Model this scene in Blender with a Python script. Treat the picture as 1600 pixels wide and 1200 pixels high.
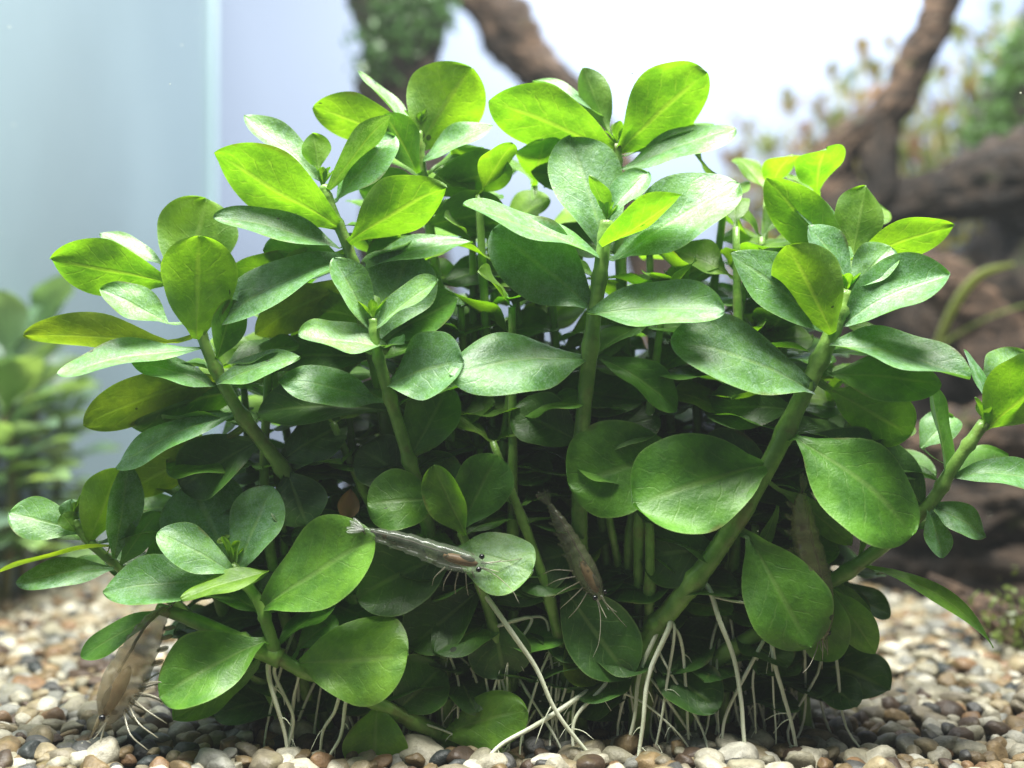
import bpy, bmesh, math, random
import numpy as np
from mathutils import Vector, Matrix, noise

# ------------------------------------------------------------------ clear
for o in list(bpy.data.objects):
    bpy.data.objects.remove(o, do_unlink=True)
scene = bpy.context.scene
COL = scene.collection

# ------------------------------------------------------------------ camera
DIST = 0.16            # metres from the lens to the middle of the plant clump
FPX = 1765.0           # focal length in pixels of the 1600 px wide photograph
EYE = 0.0517           # lens height above the gravel
U = DIST / FPX         # one photograph pixel at the clump = this many metres
cam_d = bpy.data.cameras.new('camera')
cam = bpy.data.objects.new('camera', cam_d)
COL.objects.link(cam)
cam.location = (0, -DIST, EYE)
cam.rotation_euler = (math.radians(90), 0, 0)
cam_d.sensor_width = 36.0
cam_d.lens = FPX / 1600 * 36.0
cam_d.clip_start = 0.005
cam_d.clip_end = 20.0
cam_d.dof.use_dof = True
cam_d.dof.focus_distance = 0.158
cam_d.dof.aperture_fstop = 11.5
scene.camera = cam

# ------------------------------------------------------------------ world and lamps
world = bpy.data.worlds.new('World')
scene.world = world
world.use_nodes = True
wn = world.node_tree.nodes
wn['Background'].inputs['Color'].default_value = (0.62, 0.78, 0.95, 1)
wn['Background'].inputs['Strength'].default_value = 0.09

def area_lamp(name, loc, target, sx, sy, power, color):
    d = bpy.data.lights.new(name, 'AREA')
    d.shape = 'RECTANGLE'; d.size = sx; d.size_y = sy
    d.energy = power; d.color = color
    o = bpy.data.objects.new(name, d)
    COL.objects.link(o)
    o.location = loc
    o.rotation_euler = (Vector(target) - Vector(loc)).to_track_quat('-Z', 'Y').to_euler()
    return o
# the tank's light bar above the plants, and an unseen lamp added at the rear right to whiten the back panel
area_lamp('aquarium_light_bar', (0.0, -0.04, 0.40), (0.0, 0.0, 0.0), 0.34, 0.12, 8.6, (1.0, 0.99, 0.93))
area_lamp('added_panel_lamp', (0.10, 0.235, 0.275), (0.10, 0.31, 0.17), 0.19, 0.04, 1.15, (0.93, 0.97, 1.0))

scene.view_settings.view_transform = 'Standard'
scene.view_settings.look = 'None'
scene.view_settings.exposure = 0.0
scene.view_settings.gamma = 1.0
scene.render.engine = 'CYCLES'
scene.cycles.max_bounces = 7
scene.cycles.transparent_max_bounces = 12

# ------------------------------------------------------------------ helpers
rnd = random.Random(7)

def P(px, py, d=0.0):
    """photograph pixel seen at depth d (in clump pixels, + = farther) -> point in the tank"""
    y = d * U
    s = (DIST + y) / FPX
    return Vector(((px - 800) * s, y, EYE - (py - 600) * s))

def link_mesh(name, verts, faces, mat, parent=None, smooth=True):
    me = bpy.data.meshes.new(name)
    me.from_pydata([tuple(v) for v in verts], [], faces)
    if smooth:
        me.polygons.foreach_set('use_smooth', [True] * len(me.polygons))
    me.materials.append(mat)
    o = bpy.data.objects.new(name, me)
    COL.objects.link(o)
    if parent is not None:
        o.parent = parent
        o.matrix_parent_inverse = Matrix.Translation(-parent.location)
    return o

def thing(name, loc, label, cat, group=None):
    o = bpy.data.objects.new(name, None)
    o.empty_display_size = 0.005
    COL.objects.link(o)
    o.location = loc
    tag(o, label, cat, group)
    return o

def tag(o, label=None, cat=None, group=None, kind=None):
    if label: o['label'] = label
    if cat: o['category'] = cat
    if group: o['group'] = group
    if kind: o['kind'] = kind
    return o

def spline(pts, n):
    """Catmull-Rom through pts, n samples (Vectors or tuples of any length)"""
    p = [Vector(q) for q in pts]
    if len(p) == 2:
        return [p[0].lerp(p[1], i / (n - 1)) for i in range(n)]
    p = [p[0] * 2 - p[1]] + p + [p[-1] * 2 - p[-2]]
    segs = len(p) - 3
    out = []
    for i in range(n):
        f = i / (n - 1) * segs
        k = min(int(f), segs - 1); t = f - k
        a, b, c, d = p[k], p[k + 1], p[k + 2], p[k + 3]
        out.append(0.5 * ((2 * b) + (c - a) * t + (2 * a - 5 * b + 4 * c - d) * t * t + (3 * b - a - 3 * c + d) * t ** 3))
    return out

def tube(path, radii, sides=10, cap=True, rough=0.0, freq=100.0, flat=None, ridge=0.0):
    """verts/faces of a tube along path; rough = relative noise on the radius"""
    n = len(path)
    vs, fs = [], []
    t0 = (path[1] - path[0]).normalized()
    ref = Vector((0, 0, 1)) if abs(t0.z) < 0.9 else Vector((1, 0, 0))
    nrm = (ref - t0 * ref.dot(t0)).normalized()
    for i in range(n):
        t = (path[min(i + 1, n - 1)] - path[max(i - 1, 0)]).normalized()
        nrm = (nrm - t * nrm.dot(t)).normalized()
        b = t.cross(nrm)
        for k in range(sides):
            a = 2 * math.pi * k / sides
            dirv = nrm * math.cos(a) * (flat[0] if flat else 1) + b * math.sin(a) * (flat[1] if flat else 1)
            r = radii[i]
            if rough:
                q = (path[i] + dirv * r) * freq
                r *= 1 + rough * (noise.noise(q) + 0.5 * noise.noise(q * 2.3) + 0.25 * noise.noise(q * 5.1))
            if ridge:
                tw = a + 0.02 * i
                q = Vector((math.cos(tw) * 3.2, math.sin(tw) * 3.2, i * 0.06 + radii[0] * 900))
                r *= 1 + ridge * (abs(noise.noise(q)) * 1.6 - 0.4 + 0.5 * noise.noise(q * 2.7))
            vs.append(path[i] + dirv * r)
    for i in range(n - 1):
        for k in range(sides):
            k2 = (k + 1) % sides
            fs.append((i * sides + k, i * sides + k2, (i + 1) * sides + k2, (i + 1) * sides + k))
    if cap:
        fs.append(tuple(reversed(range(sides))))
        fs.append(tuple(range((n - 1) * sides, n * sides)))
    return vs, fs

def ellipsoid(c, axes, seg=10, rings=7):
    vs, fs = [], []
    c = Vector(c)
    X, Y, Z = axes
    for i in range(1, rings):
        th = math.pi * i / rings
        for k in range(seg):
            a = 2 * math.pi * k / seg
            vs.append(c + Z * math.cos(th) + (X * math.cos(a) + Y * math.sin(a)) * math.sin(th))
    top = len(vs); vs.append(c + Z)
    bot = len(vs); vs.append(c - Z)
    for i in range(rings - 2):
        for k in range(seg):
            k2 = (k + 1) % seg
            fs.append((i * seg + k, (i + 1) * seg + k, (i + 1) * seg + k2, i * seg + k2))
    for k in range(seg):
        k2 = (k + 1) % seg
        fs.append((top, k, k2))
        fs.append((bot, (rings - 2) * seg + k2, (rings - 2) * seg + k))
    return vs, fs

# ------------------------------------------------------------------ materials
class NT:
    def __init__(self, name):
        self.m = bpy.data.materials.new(name)
        self.m.use_nodes = True
        self.t = self.m.node_tree
        self.t.nodes.clear()
        self.out = self.n('ShaderNodeOutputMaterial')
    def n(self, kind, **kw):
        nd = self.t.nodes.new(kind)
        for k, v in kw.items():
            setattr(nd, k, v)
        return nd
    def l(self, a, b):
        self.t.links.new(a, b)
    def val(self, sock, v):
        if hasattr(v, 'links') or isinstance(v, bpy.types.NodeSocket):
            self.l(v, sock)
        else:
            sock.default_value = v
    def math(self, op, a, b=0.0, c=None, clamp=False):
        nd = self.n('ShaderNodeMath', operation=op, use_clamp=clamp)
        self.val(nd.inputs[0], a); self.val(nd.inputs[1], b)
        if c is not None: self.val(nd.inputs[2], c)
        return nd.outputs[0]
    def mix(self, fac, a, b, mode='MIX'):
        nd = self.n('ShaderNodeMix', data_type='RGBA', blend_type=mode)
        self.val(nd.inputs[0], fac); self.val(nd.inputs[6], a); self.val(nd.inputs[7], b)
        return nd.outputs[2]
    def noise(self, vec, scale, detail=3.0, rough=0.55):
        nd = self.n('ShaderNodeTexNoise')
        if vec is not None: self.l(vec, nd.inputs['Vector'])
        nd.inputs['Scale'].default_value = scale
        nd.inputs['Detail'].default_value = detail
        nd.inputs['Roughness'].default_value = rough
        return nd.outputs[0]
    def ramp(self, fac, stops, interp='LINEAR'):
        nd = self.n('ShaderNodeValToRGB')
        nd.color_ramp.interpolation = interp
        e = nd.color_ramp.elements
        while len(e) < len(stops): e.new(0.5)
        for i, (p, c) in enumerate(stops):
            e[i].position = p
            e[i].color = (c[0], c[1], c[2], 1) if not isinstance(c, (int, float)) else (c, c, c, 1)
        self.l(fac, nd.inputs[0])
        return nd.outputs[0]
    def smooth(self, v, lo, hi):
        nd = self.n('ShaderNodeMapRange', interpolation_type='SMOOTHSTEP')
        self.val(nd.inputs['Value'], v)
        nd.inputs['From Min'].default_value = lo
        nd.inputs['From Max'].default_value = hi
        return nd.outputs[0]
    def bump(self, h, strength, dist):
        nd = self.n('ShaderNodeBump')
        nd.inputs['Strength'].default_value = strength
        nd.inputs['Distance'].default_value = dist
        self.l(h, nd.inputs['Height'])
        return nd.outputs[0]
    def principled(self, color, rough=0.5, spec=0.5, normal=None, **kw):
        nd = self.n('ShaderNodeBsdfPrincipled')
        self.val(nd.inputs['Base Color'], color)
        self.val(nd.inputs['Roughness'], rough)
        self.val(nd.inputs['Specular IOR Level'], spec)
        if normal is not None: self.l(normal, nd.inputs['Normal'])
        for k, v in kw.items():
            self.val(nd.inputs[k], v)
        return nd.outputs[0]

def C4(c): return (c[0], c[1], c[2], 1.0)

def make_leaf_material():
    m = NT('leaf_tissue')
    info = m.n('ShaderNodeObjectInfo')
    uv = m.n('ShaderNodeUVMap'); uv.uv_map = 'UVMap'
    sep = m.n('ShaderNodeSeparateXYZ'); m.l(uv.outputs[0], sep.inputs[0])
    tc = m.n('ShaderNodeTexCoord')
    geo = m.n('ShaderNodeNewGeometry')
    pos = geo.outputs['Position']
    t, v = sep.outputs[0], sep.outputs[1]
    va = m.math('ABSOLUTE', m.math('MULTIPLY_ADD', v, 2.0, -1.0))
    big = m.noise(pos, 260, 3)
    fine = m.noise(pos, 2600, 3, 0.65)
    mid = m.noise(pos, 900, 2)
    # midrib and side veins
    rib = m.math('SUBTRACT', 1.0, m.smooth(va, 0.015, 0.085))
    rib = m.math('MULTIPLY', rib, m.smooth(t, 1.0, 0.7))
    w = m.math('MULTIPLY_ADD', t, 6.5, m.math('MULTIPLY', va, -2.1))
    w = m.math('ADD', w, m.math('MULTIPLY', big, 1.1))
    w = m.math('ADD', w, m.math('MULTIPLY', info.outputs['Random'], 3.0))
    fr = m.math('ABSOLUTE', m.math('SUBTRACT', m.math('FRACT', w), 0.5))
    side = m.math('SUBTRACT', 1.0, m.smooth(fr, 0.01, 0.085))
    side = m.math('MULTIPLY', side, m.smooth(va, 0.97, 0.6))
    side = m.math('MULTIPLY', side, m.smooth(mid, 0.34, 0.6))
    vein = m.math('MAXIMUM', rib, m.math('MULTIPLY', side, 0.55))
    # colour: patchy tissue, paler veins and margin
    base = info.outputs['Color']
    patch = m.smooth(big, 0.32, 0.68)
    col = m.mix(patch, m.mix(1.0, base, (0.66, 0.74, 0.62, 1), 'MULTIPLY'), m.mix(1.0, base, (1.28, 1.18, 1.1, 1), 'MULTIPLY'))
    col = m.mix(m.math('MULTIPLY', m.smooth(fine, 0.45, 0.75), 0.35), col, m.mix(1.0, col, (1.5, 1.5, 1.7, 1), 'MULTIPLY'))
    pale = m.mix(0.55, col, (0.36, 0.52, 0.16, 1))
    col = m.mix(m.math('MULTIPLY', vein, 0.42), col, pale)
    rim = m.smooth(va, 0.93, 1.0)
    col = m.mix(m.math('MULTIPLY', rim, 0.45), col, pale)
    vor = m.n('ShaderNodeTexVoronoi'); m.l(pos, vor.inputs['Vector']); vor.inputs['Scale'].default_value = 240
    speck = m.math('MULTIPLY', m.math('LESS_THAN', vor.outputs['Distance'], 0.12),
                   m.math('GREATER_THAN', m.noise(pos, 190, 0), 0.70))
    col = m.mix(m.math('MULTIPLY', speck, 0.8), col, (0.01, 0.012, 0.006, 1))
    dust = m.smooth(m.math('ADD', m.math('MULTIPLY', m.noise(pos, 4200, 2, 0.7), 0.6), m.math('MULTIPLY', mid, 0.4)), 0.42, 0.62)
    amt = m.math('MULTIPLY_ADD', m.smooth(info.outputs['Alpha'], 0.29, 0.245), 0.24, 0.03)
    col = m.mix(m.math('MULTIPLY', dust, amt), col, (0.36, 0.52, 0.47, 1))
    brown = m.math('MULTIPLY', m.smooth(va, 0.80, 1.0), m.smooth(m.noise(pos, 120, 2), 0.60, 0.68))
    col = m.mix(m.math('MULTIPLY', brown, 0.55), col, (0.12, 0.08, 0.02, 1))
    h = m.math('ADD', m.math('MULTIPLY', vein, -0.55), m.math('MULTIPLY', fine, 0.45))
    h = m.math('ADD', h, m.math('MULTIPLY', mid, 0.9))
    nrm = m.bump(h, 0.27, 0.0004)
    rough = m.math('MULTIPLY_ADD', fine, 0.3, 0.31)
    film = m.math('MULTIPLY', m.smooth(m.math('ADD', m.math('MULTIPLY', mid, 0.6), m.math('MULTIPLY', fine, 0.4)), 0.38, 0.66), 0.5)
    film = m.math('MULTIPLY', m.math('ADD', film, 0.35), m.math('MULTIPLY_ADD', m.smooth(info.outputs['Alpha'], 0.29, 0.245), 0.75, 0.25))
    bs = m.principled(col, rough, 0.55, nrm, **{'Sheen Weight': film, 'Sheen Roughness': 0.32, 'Sheen Tint': (0.82, 0.95, 1.0, 1)})
    tr = m.n('ShaderNodeBsdfTranslucent')
    tcol = m.mix(1.0, col, (1.32, 1.45, 0.20, 1), 'MULTIPLY')
    tcol = m.mix(m.math('MULTIPLY', vein, 0.30), tcol, (0.30, 0.42, 0.03, 1))
    m.l(tcol, tr.inputs['Color']); m.l(nrm, tr.inputs['Normal'])
    mx = m.n('ShaderNodeMixShader'); m.l(info.outputs['Alpha'], mx.inputs[0])
    m.l(bs, mx.inputs[1]); m.l(tr.outputs[0], mx.inputs[2])
    m.l(mx.outputs[0], m.out.inputs[0])
    return m.m

def make_stem_material(name, c1, c2):
    m = NT(name)
    geo = m.n('ShaderNodeNewGeometry'); pos = geo.outputs['Position']
    nz = m.noise(pos, 420, 3)
    col = m.mix(m.smooth(nz, 0.35, 0.65), C4(c1), C4(c2))
    blot = m.smooth(m.noise(pos, 170, 4, 0.65), 0.54, 0.70)
    col = m.mix(m.math('MULTIPLY', blot, 0.6), col, (0.14, 0.10, 0.03, 1))
    fine = m.noise(pos, 2200, 3)
    nrm = m.bump(fine, 0.35, 0.0002)
    bs = m.principled(col, 0.36, 0.5, nrm, **{'Sheen Weight': 0.1})
    m.l(bs, m.out.inputs[0])
    return m.m

def make_root_material():
    m = NT('root_tissue')
    geo = m.n('ShaderNodeNewGeometry'); pos = geo.outputs['Position']
    nz = m.noise(pos, 300, 3)
    col = m.mix(nz, (0.50, 0.55, 0.33, 1), (0.86, 0.88, 0.74, 1))
    m.l(m.principled(col, 0.42, 0.5, m.bump(m.noise(pos, 2500, 2), 0.3, 0.0002),), m.out.inputs[0])
    return m.m

PEBBLES = [(0.00, (0.62, 0.58, 0.50)), (0.13, (0.40, 0.33, 0.22)), (0.25, (0.24, 0.17, 0.09)), (0.36, (0.30, 0.26, 0.20)),
           (0.46, (0.42, 0.39, 0.31)), (0.57, (0.09, 0.09, 0.095)), (0.64, (0.30, 0.18, 0.10)), (0.70, (0.32, 0.32, 0.31)),
           (0.78, (0.74, 0.71, 0.66)), (0.84, (0.10, 0.065, 0.045)), (0.91, (0.38, 0.27, 0.15)), (0.96, (0.045, 0.055, 0.06))]
def make_pebble_material(name, use_object):
    m = NT(name)
    geo = m.n('ShaderNodeNewGeometry'); pos = geo.outputs['Position']
    if use_object:
        r = m.n('ShaderNodeObjectInfo').outputs['Random']
    else:
        a = m.n('ShaderNodeAttribute'); a.attribute_name = 'stone'; r = a.outputs['Fac']
    col = m.mix(1.0, m.ramp(r, PEBBLES, 'CONSTANT'), (0.56, 0.58, 0.55, 1), 'MULTIPLY')
    big = m.noise(pos, 420, 4, 0.6)
    col = m.mix(m.smooth(big, 0.3, 0.72), m.mix(1.0, col, (0.62, 0.60, 0.56, 1), 'MULTIPLY'), m.mix(1.0, col, (1.25, 1.2, 1.12, 1), 'MULTIPLY'))
    fine = m.noise(pos, 3000, 3, 0.6)
    col = m.mix(m.math('MULTIPLY', m.smooth(fine, 0.52, 0.7), 0.4), col, m.mix(1.0, col, (0.45, 0.42, 0.38, 1), 'MULTIPLY'))
    alg = m.smooth(m.noise(pos, 150, 3), 0.58, 0.75)
    col = m.mix(m.math('MULTIPLY', alg, 0.4), col, (0.13, 0.12, 0.04, 1))
    h = m.math('ADD', m.math('MULTIPLY', fine, 0.4), big)
    m.l(m.principled(col, 0.5, 0.4, m.bump(h, 0.5, 0.0006)), m.out.inputs[0])
    return m.m

def make_wood_material(name, dark, light):
    m = NT(name)
    uv = m.n('ShaderNodeTexCoord'); geo = m.n('ShaderNodeNewGeometry'); pos = geo.outputs['Position']
    a = m.noise(pos, 60, 5, 0.6)
    mp = m.n('ShaderNodeMapping'); m.l(pos, mp.inputs[0]); mp.inputs['Scale'].default_value = (0.35, 1, 1.6)
    g = m.noise(mp.outputs[0], 330, 5, 0.65)
    col = m.mix(m.smooth(g, 0.36, 0.66), C4(dark), C4(light))
    col = m.mix(m.math('MULTIPLY', m.smooth(a, 0.4, 0.62), 0.7), col, m.mix(1.0, C4(dark), (0.8, 0.8, 0.8, 1), 'MULTIPLY'))
    grn = m.smooth(m.noise(pos, 90, 3), 0.6, 0.72)
    col = m.mix(m.math('MULTIPLY', grn, 0.5), col, (0.06, 0.09, 0.02, 1))
    m.l(m.principled(col, 0.7, 0.25, m.bump(m.math('ADD', g, a), 0.8, 0.003)), m.out.inputs[0])
    return m.m

def make_plain(name, color, rough=0.5, spec=0.4, var=0.15, scale=40, bumpy=0.0, metallic=0.0):
    m = NT(name)
    geo = m.n('ShaderNodeNewGeometry'); pos = geo.outputs['Position']
    nz = m.noise(pos, scale, 3)
    col = m.mix(nz, C4([c * (1 - var) for c in color]), C4([min(1, c * (1 + var)) for c in color]))
    nrm = m.bump(m.noise(pos, scale * 6, 3), bumpy, 0.0005) if bumpy else None
    m.l(m.principled(col, rough, spec, nrm), m.out.inputs[0])
    return m.m

def make_thin_leaf(name, translucency=0.45):
    m = NT(name)
    info = m.n('ShaderNodeObjectInfo')
    geo = m.n('ShaderNodeNewGeometry'); pos = geo.outputs['Position']
    nz = m.noise(pos, 150, 3)
    col = m.mix(nz, m.mix(1.0, info.outputs['Color'], (0.7, 0.7, 0.7, 1), 'MULTIPLY'), m.mix(1.0, info.outputs['Color'], (1.3, 1.3, 1.3, 1), 'MULTIPLY'))
    bs = m.principled(col, 0.4, 0.5)
    tr = m.n('ShaderNodeBsdfTranslucent'); m.l(m.mix(1.0, col, (1.5, 1.4, 0.6, 1), 'MULTIPLY'), tr.inputs[0])
    mx = m.n('ShaderNodeMixShader'); mx.inputs[0].default_value = translucency
    m.l(bs, mx.inputs[1]); m.l(tr.outputs[0], mx.inputs[2]); m.l(mx.outputs[0], m.out.inputs[0])
    return m.m

def make_shrimp_material(name, color, clear, spots):
    m = NT(name)
    geo = m.n('ShaderNodeNewGeometry'); pos = geo.outputs['Position']
    nz = m.noise(pos, 700, 4, 0.6)
    col = m.mix(m.smooth(nz, 0.3, 0.7), C4([c * 0.85 for c in color]), C4([min(1, c * 1.15) for c in color]))
    vor = m.n('ShaderNodeTexVoronoi'); m.l(pos, vor.inputs['Vector']); vor.inputs['Scale'].default_value = spots
    sp = m.math('SUBTRACT', 1.0, m.smooth(vor.outputs['Distance'], 0.14, 0.26))
    sp = m.math('MULTIPLY', sp, m.math('GREATER_THAN', m.noise(pos, 500, 1), 0.47))
    col = m.mix(m.math('MULTIPLY', sp, 0.85), col, (0.05, 0.035, 0.015, 1))
    bs = m.principled(col, 0.2, 0.7, m.bump(nz, 0.08, 0.0003))
    tp = m.n('ShaderNodeBsdfTransparent')
    mx = m.n('ShaderNodeMixShader')
    m.l(m.math('MULTIPLY', m.math('SUBTRACT', 1.0, m.math('MULTIPLY', sp, 0.7)), clear), mx.inputs[0])
    m.l(bs, mx.inputs[1]); m.l(tp.outputs[0], mx.inputs[2]); m.l(mx.outputs[0], m.out.inputs[0])
    return m.m

M = {}
M['leaf'] = make_leaf_material()
M['stem'] = make_stem_material('stem_tissue', (0.12, 0.26, 0.03), (0.20, 0.36, 0.06))
M['root'] = make_root_material()
M['pebble'] = make_pebble_material('pebble_stone', True)
M['gravel'] = make_pebble_material('gravel_stone', False)
M['soil'] = make_plain('dark_silt', (0.05, 0.042, 0.03), 0.9, 0.1, 0.4, 300)
M['wood'] = make_wood_material('driftwood_bark', (0.007, 0.0055, 0.0045), (0.060, 0.040, 0.026))
M['wood_tan'] = make_wood_material('driftwood_tan', (0.020, 0.013, 0.009), (0.165, 0.105, 0.068))
M['backleaf'] = make_thin_leaf('distant_leaf_tissue')
M['backstem'] = make_plain('distant_stem_tissue', (0.16, 0.15, 0.06), 0.5, 0.4)
M['panel'] = make_plain('frosted_panel', (0.185, 0.225, 0.31), 0.6, 0.3, 0.02, 12)
M['moss'] = make_thin_leaf('moss_tissue', 0.3)
M['dead'] = make_thin_leaf('dead_leaf_tissue', 0.35)
M['eye'] = make_plain('shrimp_eye', (0.006, 0.006, 0.008), 0.15, 0.6)
M['organ'] = make_plain('shrimp_organ', (0.20, 0.11, 0.05), 0.4, 0.4, 0.5, 900)
M['organ_dark'] = make_plain('shrimp_gut', (0.03, 0.018, 0.01), 0.4, 0.4, 0.4, 900)
M['limb'] = make_shrimp_material('shrimp_limb', (0.42, 0.40, 0.30), 0.35, 900)

# glass of the side pane: pale teal, mirror-like at this slant
def make_side_glass():
    m = NT('side_glass')
    geo = m.n('ShaderNodeNewGeometry'); pos = geo.outputs['Position']
    nz = m.noise(pos, 18, 3)
    col = m.mix(nz, (0.195, 0.275, 0.30, 1), (0.25, 0.34, 0.365, 1))
    m.l(m.principled(col, 0.16, 0.75, m.bump(m.noise(pos, 30, 2), 0.04, 0.002)), m.out.inputs[0])
    return m.m
M['glass'] = make_side_glass()
M['seal'] = make_plain('corner_silicone', (0.30, 0.42, 0.45), 0.25, 0.6, 0.05, 60)

# ------------------------------------------------------------------ the tank: back panel, side glass, corner seal, gravel
BACK = 0.31          # back panel plane (Y)
XL = (330 - 800) * (DIST + BACK) / FPX   # left pane plane (X)
def box(x0, x1, y0, y1, z0, z1):
    v = [(x, y, z) for z in (z0, z1) for y in (y0, y1) for x in (x0, x1)]
    f = [(0, 2, 3, 1), (4, 5, 7, 6), (0, 1, 5, 4), (2, 6, 7, 3), (1, 3, 7, 5), (0, 4, 6, 2)]
    return v, f
tag(link_mesh('back_panel', *box(XL, 0.45, BACK, BACK + 0.006, -0.02, 0.25), M['panel'], None, False), kind='structure')
tag(link_mesh('glass_wall', *box(XL - 0.008, XL, -0.10, BACK + 0.006, -0.02, 0.25), M['glass'], None, False), kind='structure')
seal_pts = [Vector((XL + 0.0012, BACK - 0.0012, z)) for z in np.linspace(-0.01, 0.25, 12)]
vs, fs = tube(seal_pts, [0.0015] * 12, 8, True, 0.12, 60)
tag(link_mesh('corner_seal', vs, fs, M['seal']), kind='structure')

def gravel_z(x, y):
    return 0.0018 * noise.noise(Vector((x * 22, y * 22, 0.3))) + 0.0008 * noise.noise(Vector((x * 70, y * 70, 5.3)))

gx = np.linspace(XL, 0.40, 60); gy = np.linspace(-0.06, BACK, 50)
gv = [(x, y, gravel_z(x, y) - 0.0042) for y in gy for x in gx]
gf = [(j * 60 + i, j * 60 + i + 1, (j + 1) * 60 + i + 1, (j + 1) * 60 + i) for j in range(49) for i in range(59)]
bed = tag(link_mesh('gravel_bed', gv, gf, M['soil']), kind='structure')

# pebble shapes
def pebble_shape(seed, sub):
    bm = bmesh.new()
    bmesh.ops.create_icosphere(bm, subdivisions=sub, radius=1.0)
    r = random.Random(seed)
    off = Vector((r.uniform(-50, 50), r.uniform(-50, 50), r.uniform(-50, 50)))
    cuts = [(Vector((r.gauss(0, 1), r.gauss(0, 1), r.gauss(0, 1))).normalized(), r.uniform(0.62, 0.9)) for _ in range(5)]
    for v in bm.verts:
        p = v.co.copy()
        for nrm_, dd in cuts:
            e = p.dot(nrm_) - dd
            if e > 0: p -= nrm_ * e * 0.8
        p *= 1 + 0.16 * noise.noise(p * 1.1 + off) + 0.06 * noise.noise(p * 2.6 + off)
        v.co = p
    bm.verts.ensure_lookup_table()
    V = np.array([v.co[:] for v in bm.verts]); F = np.array([[q.index for q in f.verts] for f in bm.faces])
    bm.free()
    return V, F
SH2 = [pebble_shape(100 + k, 2) for k in range(10)]
SH3 = [pebble_shape(100 + k, 3) for k in range(10)]
peb_mesh = []
for V, F in SH3:
    me = bpy.data.meshes.new('pebble')
    me.from_pydata(V.tolist(), [], F.tolist())
    me.polygons.foreach_set('use_smooth', [True] * len(F))
    me.materials.append(M['pebble'])
    peb_mesh.append(me)

rg = random.Random(21)
cells = []
SP = 0.0026
y = -0.035
row = 0
while y < BACK - 0.002:
    half = 0.453 * (DIST + y) + 0.02
    x = max(XL + 0.002, -half) + (row % 2) * SP * 0.5
    while x < min(half, 0.38):
        for layer in (0, 1):
            if layer == 1 and y > 0.12: continue
            cx = x + rg.uniform(-0.42, 0.42) * SP + layer * SP * 0.5
            cy = y + rg.uniform(-0.42, 0.42) * SP + layer * SP * 0.4
            sc = 0.00150 * math.exp(min(0.5, rg.gauss(0, 0.30)))
            if rg.random() < 0.07: sc *= 1.4
            cz = gravel_z(cx, cy) - (0.0006 if layer == 0 else 0.0032) + rg.uniform(-0.0007, 0.0009)
            s3 = (sc * rg.uniform(1.0, 1.5), sc * rg.uniform(0.75, 1.1), sc * rg.uniform(0.55, 0.9))
            rot = Matrix.Rotation(rg.uniform(0, 6.28), 3, 'Z') @ Matrix.Rotation(rg.gauss(0, 0.35), 3, 'X') @ Matrix.Rotation(rg.gauss(0, 0.35), 3, 'Y')
            cells.append((cx, cy, cz, s3, rot, layer, rg.randrange(10), rg.random()))
        x += SP
    y += SP * 0.88
    row += 1
def on_screen(c):
    s = FPX / (DIST + c[1])
    px = 800 + c[0] * s; py = 600 + (EYE - c[2]) * s
    return 0 < px < 1600 and py < 1204
near = sorted([i for i, c in enumerate(cells) if c[5] == 0 and on_screen(c)], key=lambda i: cells[i][1])[:300]
nearset = set(near)
for i in near:
    cx, cy, cz, s3, rot, layer, k, r_ = cells[i]
    o = bpy.data.objects.new('pebble', peb_mesh[k])
    COL.objects.link(o)
    o.matrix_world = Matrix.Translation((cx, cy, cz)) @ rot.to_4x4() @ Matrix.Diagonal((*s3, 1))
    o.parent = bed
AV, AF, AR = [], [], []
base_i = 0
for i, c in enumerate(cells):
    if i in nearset: continue
    cx, cy, cz, s3, rot, layer, k, r_ = c
    V, F = (SH2 if (cy > 0.05 or layer) else SH3)[k]
    W = (V * np.array(s3)) @ np.array(rot).T + np.array([cx, cy, cz])
    AV.append(W); AF.append(F + base_i); AR.append(np.full(len(W), r_))
    base_i += len(W)
AV = np.concatenate(AV); AF = np.concatenate(AF); AR = np.concatenate(AR)
me = bpy.data.meshes.new('gravel')
me.vertices.add(len(AV)); me.vertices.foreach_set('co', AV.ravel())
me.loops.add(AF.size); me.loops.foreach_set('vertex_index', AF.ravel())
me.polygons.add(len(AF)); me.polygons.foreach_set('loop_start', np.arange(0, AF.size, 3))
me.polygons.foreach_set('loop_total', np.full(len(AF), 3))
me.polygons.foreach_set('use_smooth', np.ones(len(AF), dtype=bool))
at = me.attributes.new('stone', 'FLOAT', 'POINT'); at.data.foreach_set('value', AR)
me.update(calc_edges=True); me.validate()
me.materials.append(M['gravel'])
go = bpy.data.objects.new('gravel', me); COL.objects.link(go); go.parent = bed
go['kind'] = 'stuff'

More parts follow.
